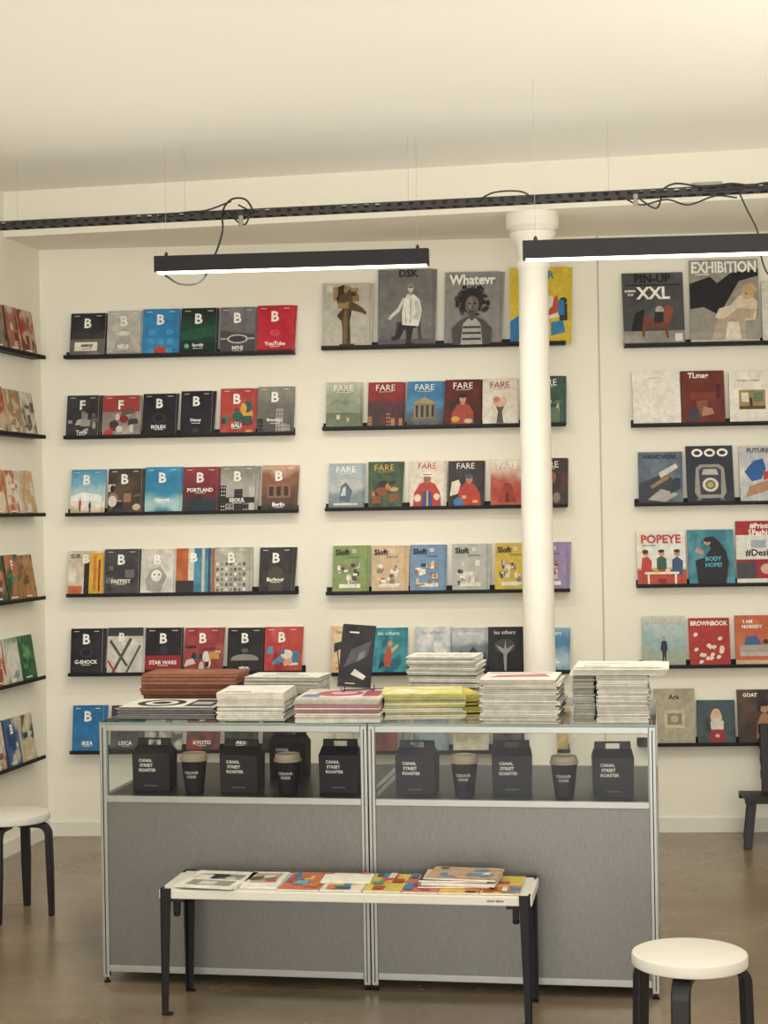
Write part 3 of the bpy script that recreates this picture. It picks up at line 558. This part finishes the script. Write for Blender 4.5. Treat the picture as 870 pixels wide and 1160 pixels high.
pn.build('panels',e,recalc=True)
pf=MB()
for (a,b_) in ((t,MIDL-t),(MIDL+0.004+t,CW-t)): cb(pf,(a,b_),(t,CD-t),(ZP-0.018,ZP-0.001),'platform')
pf.build('platform',e,recalc=True)
gl=MB()
for (a,b_) in ((t,MIDL-t),(MIDL+0.004+t,CW-t)):
    for y in (0.012,CD-0.012): gl.face([FL+CX*a+CY*y+CZv*ZP,FL+CX*b_+CY*y+CZv*ZP,FL+CX*b_+CY*y+CZv*(CH-0.03),FL+CX*a+CY*y+CZv*(CH-0.03)],mt='glass')
for x in (0.012,CW-0.012): gl.face([FL+CX*x+CY*t+CZv*ZP,FL+CX*x+CY*(CD-t)+CZv*ZP,FL+CX*x+CY*(CD-t)+CZv*(CH-0.03),FL+CX*x+CY*t+CZv*(CH-0.03)],mt='glass')
for (a,b_) in ((0,MIDL),(MIDL+0.004,CW)):
    gl.face([FL+CX*a+CZv*CH,FL+CX*b_+CZv*CH,FL+CX*b_+CY*CD+CZv*CH,FL+CX*a+CY*CD+CZv*CH],mt='glass')
    cb(gl,(a,b_),(-0.001,0.001),(CH-0.007,CH),'glassedge'); cb(gl,(a,b_),(CD-0.001,CD+0.001),(CH-0.007,CH),'glassedge')
for x in (0,CW): cb(gl,(x-0.001,x+0.001),(0,CD),(CH-0.007,CH),'glassedge')
cb(gl,(CW-t-0.004,CW-t),(0.004,0.02),(ZP,CH-0.03),'glassedge'); cb(gl,(t,t+0.004),(0.004,0.02),(ZP,CH-0.03),'glassedge')
gl.build('glass',e)

# items in vitrine
def bag(px,w=0.145,h=0.190,d=0.095,y=0.10,rot=0.0):
    p=onplane(px,870,FL+CY*(y),CY); s=(p-FL).dot(CX)
    o=FL+CX*s+CY*y+CZv*ZP
    c,sn=math.cos(rot),math.sin(rot); X=CX*c+CY*sn; Y=CY*c-CX*sn
    mb=MB(); hw=w/2; hb=h*0.72
    def P(x,yy,z): return o+X*x+Y*yy+CZv*z
    vs=[P(-hw*.96,0,0),P(hw*.96,0,0),P(hw*.96,d,0),P(-hw*.96,d,0),P(-hw,0,hb),P(hw,0,hb),P(hw,d,hb),P(-hw,d,hb),
        P(-hw*.93,d*.45,h*.86),P(hw*.93,d*.45,h*.86),P(hw*.93,d*.55,h*.86),P(-hw*.93,d*.55,h*.86)]
    fs=[(3,2,1,0),(0,1,5,4),(1,2,6,5),(2,3,7,6),(3,0,4,7),(4,5,9,8),(5,6,10,9),(6,7,11,10),(7,4,8,11),(8,9,10,11)]
    mb.mesh(vs,fs,mt='blackpaper')
    zt=h*.86
    for (a,b_,z0,z1) in ((-hw*.9,-hw*.35,zt,h),(hw*.35,hw*.9,zt,h),(-hw*.35,hw*.35,h*.965,h)):
        mb.mesh([P(a,d*.46,z0),P(b_,d*.46,z0),P(b_,d*.54,z0),P(a,d*.54,z0),P(a*.97,d*.46,z1),P(b_*.97,d*.46,z1),P(b_*.97,d*.54,z1),P(a*.97,d*.54,z1)],
          [(3,2,1,0),(0,1,5,4),(1,2,6,5),(2,3,7,6),(3,0,4,7),(4,5,6,7)],mt='blackpaper')
    art(mb,P(-hw,-0.0006,0),X*w,CZv*hb,-Y,[tx('CANAL',.36,.82,.085,'dcd8d0',.5),tx('STREET',.38,.69,.085,'dcd8d0',.5),tx('ROASTER',.41,.56,.085,'dcd8d0',.6),tx('specialty coffee beans',.5,.14,.04,'a8a49c',.7,False)])
    return mb.build('paper_bag')
def cup(px,y=0.11,k=1.0):
    p=onplane(px,870,FL+CY*(y),CY); s=(p-FL).dot(CX); o=FL+CX*s+CY*y+CZv*(ZP+0.0005)
    mb=MB(); mb.lathe(o,[(0.030*k,0),(0.031*k,0.002),(0.043*k,0.108*k),(0.0445*k,0.111*k)],'blackpaper',28)
    mb.lathe(o,[(0.047*k,0.1115*k),(0.0475*k,0.118*k),(0.044*k,0.121*k),(0.042*k,0.134*k),(0.039*k,0.137*k),(0.037*k,0.133*k)],'lid',28)
    for txt,zz in (('COLOUR',.074),('CODE',.060)):
        vs,fs,w,h=textmesh(txt,True); kk=0.010/h
        r=(0.031+0.012*zz/.108)*k+0.0012
        mb.mesh([o+CX*(r*math.sin(x*kk/r))-CY*(r*math.cos(x*kk/r))+CZv*(zz*k+y_*kk) for x,y_ in vs],fs,lin('c8c4bc'))
    mb.build('coffee_cup',smooth=True)
for i,px in enumerate((171,270,383,470,580,695)): bag(px,y=0.10 if i%2 else 0.12,rot=random.uniform(-.10,.10))
for px in (220,326,526,639): cup(px,y=0.08,k=1.08)
for px in (326,): bag(px,y=0.42,rot=random.uniform(-.1,.1))

# ---------- stacks on counter ----------
def stack(x0,x1,yb,yf,depth,base,els,edges,rot=0.0,z0=CH+0.001,name='magazine_stack',th=0.007,jit=0.004,gap='57534c'):
    a=onz(x0,yb,z0)
    X=(CX*math.cos(rot)+CY*math.sin(rot)).normalized(); Y=Vector((-X.y,X.x,0))
    r=ray(x1,yb)
    n=Vector((r.y,-r.x,0)); w=(CAM-a).dot(n)/X.dot(n); w=abs(w)
    s=F/a.y; h=(yb-yf)/s
    n_=max(2,int(round(h/th))); tt=h/n_
    g=min(0.0016,tt*.16)
    mb=MB(); rnd=random.Random(int(x0*7+yb))
    for i in range(n_):
        dx=rnd.uniform(-jit,jit); dy=rnd.uniform(-jit,jit); dr=rnd.uniform(-.02,.02)
        c,sn=math.cos(dr),math.sin(dr); Xi=X*c+Y*sn; Yi=Y*c-X*sn
        o=a+X*dx+Y*dy+CZv*(i*tt)
        ec=lin(edges[rnd.randrange(len(edges))])
        top=(i==n_-1)
        mb.box(o,Xi*w,Yi*depth,CZv,(0,1),(0,1),(g,tt-0.0009),col=ec)
        mb.box(o,Xi*w,Yi*depth,CZv,(0.006,.994),(0.006,.994),(-0.0002,g),col=lin(gap))
        mb.box(o,Xi*w,Yi*depth,CZv,(-0.001,1.001),(-0.001,1.001),(tt-0.0012,tt-0.0004),col=lin(base))
        if top: art(mb,o+CZv*(tt-0.0002),Xi*w,Yi*depth,CZv,els)
    ob=mb.build(name); return a,X,Y,w,h
PW=['dcd8cc','d0ccc0','c0bbad','d8d4c8','b4afa0','a8a294']
stack(134,243,815,801,0.27,'d8d4c8',[ph('d8d4c8 dcd8ce',301,'n'),el(.35,.5,.25,.4,'2a282c'),el(.35,.5,.17,.28,'d8d4c8'),el(.35,.5,.1,.16,'2a282c'),rc(.66,.1,.95,.9,'3c3a40'),rc(.7,.3,.9,.6,'a8a49a')],['d8d4c8','2c2a30','b8b4a8','4a474c'],rot=0.02)
stack(161,268,803,764,0.21,'8c5038',[ph('8c5038 844c38 945640',302,'n'),rc(.3,.4,.7,.6,'a06a4c')],['7c4832','9c6848','6a3c2a','b0806a','8c5840'],th=0.013,jit=0.008,gap='2a1c18')
stack(246,322,817,785,0.26,'dcd8ce',[ph('e0dcd2 d8d4ca',303,'n'),rc(.1,.1,.5,.2,'8c8880')],PW,rot=0.05)
stack(277,362,802,767,0.19,'d8d5cb',[ph('dcd8ce d4d0c6',304,'n'),rc(.2,.2,.8,.5,'c0bcb0'),rc(.3,.6,.6,.8,'8c9ca0')],PW,rot=-0.03)
s5=stack(334,430,819,791,0.30,'d0c4bc',[ph('d0c8bc c8c0b4 d8d4c8',305,'n'),el(.45,.5,.28,.3,'b04060'),el(.5,.55,.16,.18,'d8a0a8'),rc(.05,.1,.25,.4,'5878a0'),rc(.75,.2,.95,.8,'a84858')],PW+['a04860','885a64'],rot=0.03)
s6=stack(434,526,816,787,0.26,'c0b84c',[ph('dcd8c4 c8c470 d4d090',306,'n')],['ccc45c','d8d4c4','b8b040','d0ccc0','dcd8cc','a09c58'],rot=0.10,th=0.006,jit=0.008)
stack(520,543,812,786,0.20,'c8b83c',[],['c8b83c','d0c85c','2c2a30','d8d4c4'],rot=0.35)
stack(463,541,799,744,0.2,'dcd8ce',[ph('e0dcd2 d8d4ca dcd8ce',307,'n'),rc(.1,.3,.6,.5,'a8a498'),rc(.65,.2,.9,.7,'c8b8a0')],PW+['6c6860','d8d4c8'],rot=-0.04,jit=0.009)
stack(545,632,820,770,0.28,'d8d4ca',[ph('dcd8ce d4d0c6',308,'n'),pl('b86878',.1,.3,.9,.4,.8,.75,.2,.6),rc(.05,.8,.9,.9,'a8a49a')],PW+['c8c4b8'],rot=-0.02,th=0.006,jit=0.01)
stack(650,674,817,766,0.24,'b8b4a8',[],['a8a498','989488','c8c4b8','7c786c'],rot=0.0,th=0.005)
s9=stack(677,735,820,766,0.26,'d8d4ca',[],PW,th=0.005,jit=0.005)
a=s9[0]; 
mb=MB()
for i in range(4):
    o=a-CX*(0.095-0.006*i)-CY*(0.012*i-0.01)+CZv*(s9[4]+0.0015+i*0.0075)
    mb.box(o,CX,CY,CZv,(0,.325),(0,.26),(0,.0062),col=lin(PW[i]))
art(mb,a-CX*0.075-CY*0.02+CZv*(s9[4]+0.0015+4*0.0075),CX*.3,CY*.25,CZv,[ph('e0dcd2 d8d4ca e0d8c8',309,'n'),rc(.5,.2,.9,.3,'c8b070'),rc(.1,.6,.6,.7,'a8b0b0'),rc(.1,.1,.4,.35,'c0b8a8')])
mb.build('magazine_stack')

# black magazine propped on wire stand (on rear of the magenta stack)
e=empty('magazine_display')
o5,X5,Y5,w5,h5=s5
zt=CH+0.001+h5+0.004
base=o5+X5*(0.125)+Y5*0.20; base.z=zt+0.018
Xm=(X5*math.cos(0.35)+Y5*math.sin(0.35)).normalized()
bk=Vector((-Xm.y,Xm.x,0))
side=Vector((0,0,1))*math.cos(0.3)+bk*math.sin(0.3)
Vv=(side*math.cos(0.10)+Xm*math.sin(0.17))
U=Xm*0.122-Vector((0,0,1))*0.012
N=U.cross(Vv).normalized(); N=-N if N.y>0 else N
mb=MB(); magazine(mb,base,U,Vv*0.236,N,'26242a',[ph('1e1c22 2a282e 201e24',310,'n'),rc(.2,.86,.5,.885,'c8c4ba'),pl('b8b4aa',.34,.20,.74,.12,.82,.18,.46,.29),pl('4c4a50',.1,.3,.8,.5,.9,.75,.3,.6),pl('6c6a6c',.5,.4,.72,.48,.74,.6,.55,.54),rc(.2,.05,.5,.06,'dcd8cc')],0.018); mb.build('magazine',e,recalc=False)
mb=MB(); 
for k in (0.02,0.13):
    q=base+Xm*k-bk*0.025; q.z=zt
    mb.tube(smoothpath([q+Vector((0,0,.02)),q+Vector((0,0,.002)),q+bk*.07+Vector((0,0,.002)),q+bk*.10+Vector((0,0,.06)),q+bk*.135+Vector((0,0,.15))],6),0.0018,'black')
q=base+Xm*.02-bk*0.025; q.z=zt+.002
mb.tube([q+bk*.03,q+bk*.03+Xm*.15],0.0018,'black'); mb.build('wire_stand',e)

# ---------- bench ----------
BF=onz(186,1150,0); BR_=onz(601,1164,0)
bx=(BR_-BF); bw=bx.length; bx.normalize(); by=Vector((-bx.y,bx.x,0)); bz=Vector((0,0,1))
BH=0.428; bdp=0.30
e=empty('bench')
mb=MB(); mb.box(BF,bx,by,bz,(-0.012,bw+0.012),(0.0,bdp),(BH-0.032,BH),mt='white')
mb.build('top',e,bevel=0.004,recalc=True)
mb=MB()
for (x,sx) in ((0.0,1),(bw,-1)):
    for (y,sy) in ((0.008,1),(bdp-0.008,-1)):
        p=BF+bx*x+by*y; 
        for (dx0,dx1,dy0,dy1) in ((0,0.030,0,0.006),(0,0.006,0,0.030)):
            def Q(k,z,dx,dy): return p+bx*(sx*(dx*k-0.006))+by*(sy*(dy*k-0.014))+bz*z
            vs=[Q(.75,0,dx0,dy0),Q(.75,0,dx1,dy0),Q(.75,0,dx1,dy1),Q(.75,0,dx0,dy1),Q(1.25,BH+.004,dx0,dy0),Q(1.25,BH+.004,dx1,dy0),Q(1.25,BH+.004,dx1,dy1),Q(1.25,BH+.004,dx0,dy1)]
            mb.mesh(vs,[(3,2,1,0),(0,1,5,4),(1,2,6,5),(2,3,7,6),(3,0,4,7),(4,5,6,7)],mt='black')
        c0=p+bx*(sx*0.004)
        mb.box(c0,bx*sx,by*sy,bz,(0,0.07),(-0.006,0.05),(BH-0.042,BH-0.0325),mt='black')
        mb.box(c0,bx*sx,by*sy,bz,(0.03,0.05),(0.004,0.03),(BH-0.08,BH-0.042),mt='black')
        mb.lathe(c0+bx*(sx*.04)+by*(sy*.017)+bz*(BH-0.095),[(0.009,0),(0.012,0.004),(0.012,0.014),(0.006,0.018)],'black',12)
        mb.box(p,bx*sx,by*sy,bz,(-0.004,0.026),(-0.012,0.016),(0.0,0.006),mt='black')
mb.build('legs',e,bevel=0.001,recalc=True)
mb=MB(); art(mb,BF+bx*(bw-0.2)+bz*(BH-0.032)-by*0.0005,bx*0.18,bz*0.032,-by,[tx('colour tiptoe',.5,.5,.32,'3c3a40',.9)]); mb.build('label',e)
def flat(mb,x,y,w,d,rot,base,els,z=BH+0.0015,th=0.006):
    c,s=math.cos(rot),math.sin(rot); X=bx*c+by*s; Y=by*c-bx*s
    o=BF+bx*x+by*y+bz*z
    mb.box(o,X*w,Y*d,bz,(0,1),(0,1),(0,th-.001),col=PAGE); mb.box(o,X*w,Y*d,bz,(-.002,1.002),(-.002,1.002),(th-.001,th),col=lin(base))
    art(mb,o+bz*th,X*w,Y*d,bz,els)
mb=MB()
flat(mb,0.035,0.03,0.22,0.25,-0.08,'dcd8cc',[ph('5c5a5c 8c8880 a8a49a',401,'n',(.12,.15,.88,.8),3)]+still(401,'2c2a30 3c3a40 d8d4c8 8c8880',9,(.2,.2,.8,.75)))
flat(mb,0.05,0.005,0.2,0.12,-0.12,'e0dcd0',[rc(.1,.2,.9,.85,'8c8884'),rc(.3,.3,.6,.7,'c8c4b8')],z=BH+.008)
flat(mb,0.262,0.03,0.13,0.24,0.03,'dcd8ce',[rc(.15,.3,.85,.9,'a89c8c'),*still(402,'8c6c50 d0c8b8 5c5048 b05a48',8,(.2,.35,.8,.85))])
cols=['b8443c','d0a03c','3c78a0','d0c8b8','b84c58','58a0b0','c8703c','34586c','c8b050','a83c38','4c8c70','c06850']
rr=random.Random(5)
x=0.40
while x<bw-0.13:
    w=min(rr.uniform(.11,.16),bw-0.02-x); b0=rr.choice(cols)
    els=[]
    for k in range(14):
        xx=rr.uniform(0,.8); yy=rr.uniform(0,.8); els.append(rc(xx,yy,min(1,xx+rr.uniform(.1,.4)),min(1,yy+rr.uniform(.1,.35)),rr.choice(cols)))
    flat(mb,x,0.012,w,0.265,0.0,b0,els); x+=w+0.004
flat(mb,0.53,0.10,0.17,0.12,0.05,'dedacd',[],z=BH+.009)
flat(mb,0.87,0.06,0.24,0.2,0.06,'3c6c90',[ph('3c6c90 c8bca8 983c34',405,'n')],z=BH+.009)
flat(mb,0.88,0.07,0.25,0.2,-0.04,'d8d4c7',[rc(.1,.1,.9,.9,'c09878')]+still(406,'d8d0c0 8c5c44 5c88a8 34343c',9,(.15,.15,.85,.85)),z=BH+.016)
flat(mb,0.87,0.09,0.23,0.18,0.02,'34404c',[rc(.05,.05,.95,.95,'c8b8a0')]+still(407,'b88858 3c4c58 d8d0c0 a8543c',9,(.15,.15,.85,.85)),z=BH+.023)
flat(mb,0.89,0.10,0.24,0.18,-0.08,'a87858',[rc(.0,.0,1,1,'b89878')]+still(408,'5c88a8 3c4c58 d8d0c0 8c4c3c',9,(.1,.1,.9,.9)),z=BH+.030)
mb.build('magazine_pile')

# ---------- stools ----------
def stool(c,H,R,angs,rot0=0.0,lw=0.052,out=0.012):
    e=empty('stool')
    mb=MB(); o=Vector((c.x,c.y,H-0.036))
    mb.lathe(o,[(R-0.006,0),(R-0.001,0.003),(R,0.008),(R,0.028),(R-0.002,0.033),(R-0.008,0.036)],'white',64); mb.build('seat',e,smooth=True)
    for i,a in enumerate(angs):
        d=Vector((math.cos(a),math.sin(a),0)); tn=Vector((-d.y,d.x,0)); mb=MB()
        zt=H-0.037; th=0.026
        pts=[(0.035,zt-th/2),(0.09,zt-th/2)]
        rb=0.045; ro=R+out-th/2+0.002; 
        for k in range(9):
            q=math.pi/2*k/8; pts.append((ro-rb+rb*math.sin(q),zt-th/2-rb+rb*math.cos(q)))
        pts+= [(ro+0.004,zt-0.2),(ro+0.008,0.0)]
        vs=[];fs=[]
        for j,(r_,z_) in enumerate(pts):
            a0=pts[max(0,j-1)];a1=pts[min(len(pts)-1,j+1)]; tx_=(a1[0]-a0[0]); tz=(a1[1]-a0[1]); L=math.hypot(tx_,tz); nx,nz=-tz/L,tx_/L
            tt=th/2*(1.0 if j<len(pts)-1 else .8); ww=lw/2*(1.0 if j<len(pts)-1 else .75)
            if j==len(pts)-1: nx,nz=1,0
            for (su,sw) in ((1,1),(1,-1),(-1,-1),(-1,1)):
                p=Vector((c.x,c.y,0))+d*(r_+nx*tt*su)+Vector((0,0,z_+nz*tt*su))+tn*(ww*sw); 
                if p.z<0: p.z=0
                vs.append(p)
        for j in range(len(pts)-1):
            for k in range(4):
                k2=(k+1)%4; fs.append((j*4+k,j*4+k2,(j+1)*4+k2,(j+1)*4+k))
        fs.append((0,1,2,3)); n_=len(pts)-1; fs.append((n_*4+3,n_*4+2,n_*4+1,n_*4))
        mb.mesh(vs,fs,mt='blackwood'); mb.build('leg_%d'%(i+1),e,smooth=True,bevel=0.004,recalc=True)
c=onz(781,1078,0.44); stool(c,0.44,0.163,[math.radians(k) for k in (8,138,251)])
c=onz(13,920,0.44); stool(c,0.44,0.163,[math.radians(k) for k in (-8,82,172,262)],lw=0.04)

# ---------- low lounge chair at right ----------
e=empty('lounge_chair'); mb=MB()
p0=onz(847,962,0.0)
X=Vector((math.cos(-.1),math.sin(-.1),0)); Y=Vector((-X.y,X.x,0)); Z=Vector((0,0,1))
def bar(a,b_,w=0.035,t_=0.025):
    a=p0+X*a[0]+Y*a[1]+Z*a[2]; b_=p0+X*b_[0]+Y*b_[1]+Z*b_[2]
    d=(b_-a).normalized(); u=Y.cross(d)
    if u.length<.2: u=X.cross(d)
    u.normalize(); v_=d.cross(u)
    L=(b_-a).length
    mb.box(a,u,v_,d,(-w/2,w/2),(-t_/2,t_/2),(0,L),mt='blackwood')
SW=0.52; SD=0.30
for (x,s) in ((0,1),(SW,-1)):
    bar((x,0,0),(x+s*.03,0.02,0.24),.04,.03)             # front leg
    bar((x+s*.03,SD,0),(x+s*.05,SD-.04,0.24),.035,.03)   # back leg
    bar((x+s*.12,SD-.08,0.2),(x+s*.125,SD+.02,0.58),.04,.025)  # back upright
bar((-.01,-.01,.245),(SW+.01,-.01,.245),.035,.03)
bar((-.01,SD-.03,.225),(SW+.01,SD-.03,.225),.035,.03)
for k in range(6):
    y=.035+k*.045; bar((-.01,y,.25-.003*k),(SW+.01,y,.25-.003*k),.016,.036)
for k in range(4):
    q=.33+.075*k; bar((.10,SD-.065+.026*(q-.2)/.1,q),(SW-.10,SD-.065+.026*(q-.2)/.1,q),.045,.016)
mb.build('frame',e,bevel=0.003,recalc=True)

# ---------- pendant lights ----------
def lamp(l,r_,z,L=None):
    a=onz(l[0],l[1],z); b_=onz(r_[0],r_[1],z); d=(b_-a); 
    if L is None: L=d.length
    d.normalize(); n=Vector((-d.y,d.x,0)); Z=Vector((0,0,1))
    e=empty('pendant_lamp'); mb=MB(); hh=0.035; w=0.03
    mb.box(a,d,n,Z,(0,L),(-w,w),(-hh+.012,hh),mt='black')
    mb.box(a,d,n,Z,(0,L),(-w,-w+.003),(-hh,-hh+.012),mt='black'); mb.box(a,d,n,Z,(0,L),(w-.003,w),(-hh,-hh+.012),mt='black')
    for q in (0,L-.003): mb.box(a,d,n,Z,(q,q+.003),(-w+.003,w-.003),(-hh,-hh+.012),mt='black')
    mb.build('housing',e,recalc=True)
    mb=MB(); mb.box(a,d,n,Z,(0.012,L-.012),(-w+.003,w-.003),(-hh-.005,-hh+.012),mt='tube'); mb.build('diffuser',e,recalc=True)
    mb=MB()
    for q in (0.05,L-0.05):
        p=a+d*q; mb.tube([p+Z*hh,p+Z*(CZ-z)],0.0007,'wire',6); mb.lathe(p+Z*hh,[(0.008,0),(0.008,.012),(0.003,.02)],'steel',12)
    mb.build('suspension_wires',e)
    return a,d,L
la=lamp((176,300),(486,291),2.82)
lb=lamp((592,284),(870,276),2.70,L=1.24)
for (a,d,L) in (la,lb):
    ld=bpy.data.lights.new('lamp_light','AREA'); ld.shape='RECTANGLE'; ld.size=L*.96; ld.size_y=.05; ld.energy=13; ld.color=(1,.95,.86)
    o=bpy.data.objects.new('lamp_light',ld); bpy.context.collection.objects.link(o)
    c=a+d*(L/2); o.location=(c.x,c.y,c.z-.043); o.rotation_euler=(0,0,math.atan2(d.y,d.x))

# ---------- cable tray ----------
e=empty('cable_tray')
a=onz(-60,259,3.05); b_=onz(930,210,3.05); d=(b_-a); L=d.length; d.normalize(); n=Vector((-d.y,d.x,0)); Z=Vector((0,0,1))
mb=MB()
for y in (-0.03,0.03):
    mb.box(a,d,n,Z,(0,L),(y-.002,y+.002),(-.016,-.005),mt='steel'); mb.box(a,d,n,Z,(0,L),(y-.002,y+.002),(.010,.016),mt='steel')
    k=0.0
    while k<L:
        mb.box(a,d,n,Z,(k,k+.03),(y-.0015,y+.0015),(-.006,.011),mt='steel'); k+=0.05
k=0.0
while k<L: mb.box(a,d,n,Z,(k,k+.03),(-.03,.03),(-.016,-.014),mt='steel'); k+=0.06
mb.build('rails',e,recalc=True)
mb=MB(); rr=random.Random(3)
for j in range(5):
    P=[a+d*(L*i/24)+n*(-.02+.010*j+rr.uniform(-.004,.004))+Z*(-.004+.003*j+rr.uniform(-.005,.010)) for i in range(25)]
    mb.tube(smoothpath(P,4),0.0065,'cable',6)
mb.build('cables',e)
def T(px,py,off=-0.04):
    return onplane(px,py,a+n*off,n)
mb=MB()
mb.tube(smoothpath([T(187,312),T(205,322),T(228,318),T(243,290),T(252,262),T(252,240),T(262,226),T(278,226),T(286,240),T(276,248),T(262,246)],6),0.0045,'cable')
mb.tube(smoothpath([T(262,228),T(235,238),T(215,240),T(180,244)],6),0.004,'cable')
mb.tube(smoothpath([T(270,232),T(282,240),T(278,254),T(268,250),T(258,238)],6),0.004,'cable')
mb.tube(smoothpath([T(540,228),T(560,218),T(590,217),T(605,226)],6),0.004,'cable')
mb.tube(smoothpath([T(700,220),T(725,232),T(755,226),T(780,232),T(810,222),T(835,224)],6),0.004,'cable')
mb.tube(smoothpath([T(745,218),T(765,208),T(800,212),T(830,208),T(870,214),T(900,218)],6),0.0045,'cable')
mb.tube(smoothpath([T(715,218),T(742,236),T(750,222)],6),0.004,'cable')
mb.tube(smoothpath([T(800,216),T(840,212),T(870,207),T(900,208)],6),0.005,'cable')
mb.tube(smoothpath([T(833,208),T(845,235),T(858,262),T(862,290),T(872,312),T(890,300)],6),0.0035,'cable')
mb.build('loose_cables',e,smooth=True)
mb=MB()
for px,py in ((273,252),(720,228)):
    p=T(px,py,-.047); mb.lathe(p-Z*.02,[(0.006,0),(0.012,.01),(0.008,.03),(0.012,.036),(0.01,.05)],'device',12)
p=T(783,211,-.0); mb.box(p,d,n,Z,(0,.13),(-.03,.03),(-.004,.010),mt='device')
mb.build('fittings',e)
mb=MB()
for px in (20,210,463,690):
    q=T(px,240,0); q.z=3.04; mb.tube([q,Vector((q.x,q.y,CZ))],0.0008,'wire',6)
mb.build('hanger_wires',e)

# ---------- light ----------
def area(name,loc,rot,sx,sy,en,col):
    l=bpy.data.lights.new(name,'AREA'); l.shape='RECTANGLE'; l.size=sx; l.size_y=sy; l.energy=en; l.color=col
    o=bpy.data.objects.new(name,l); bpy.context.collection.objects.link(o); o.location=loc; o.rotation_euler=rot; return o
area('shopfront_daylight',(-0.6,-3.6,1.7),(math.radians(90),0,0),6.0,2.8,370,(1,.98,.925))
area('ceiling_light_row_a',(0.3,5.2,3.30),(0,0,0),4.0,1.6,42,(1,.965,.885))
area('ceiling_light_row_b',(0.0,1.5,3.30),(0,0,0),4.5,2.0,46,(1,.965,.885))
area('fill_uplight_a',(0.2,6.0,2.30),(math.radians(180),0,0),4.2,3.6,26,(1,.975,.92))  # added unseen fill that brightens the ceiling; belongs to no pendant
area('fill_uplight_b',(1.9,4.6,2.40),(math.radians(180),0,0),1.6,2.4,9,(1,.975,.92))  # extra invisible fill, added to lift the right side of the ceiling
w=bpy.data.worlds.new('world'); bpy.context.scene.world=w; w.use_nodes=True
w.node_tree.nodes['Background'].inputs[0].default_value=(1,.98,.92,1); w.node_tree.nodes['Background'].inputs[1].default_value=0.7

# ---------- camera ----------
cam=bpy.data.cameras.new('camera'); co=bpy.data.objects.new('camera',cam); bpy.context.collection.objects.link(co)
cam.sensor_fit='VERTICAL'; cam.sensor_height=36; cam.lens=F/1160*36; cam.clip_start=0.05
co.matrix_world=Matrix.Translation(CAM)@Matrix.Rotation(math.radians(90),4,'X')@Matrix.Rotation(-ROLL,4,'Z')
bpy.context.scene.camera=co
sc=bpy.context.scene
sc.view_settings.view_transform='Standard'
sc.view_settings.look='None'
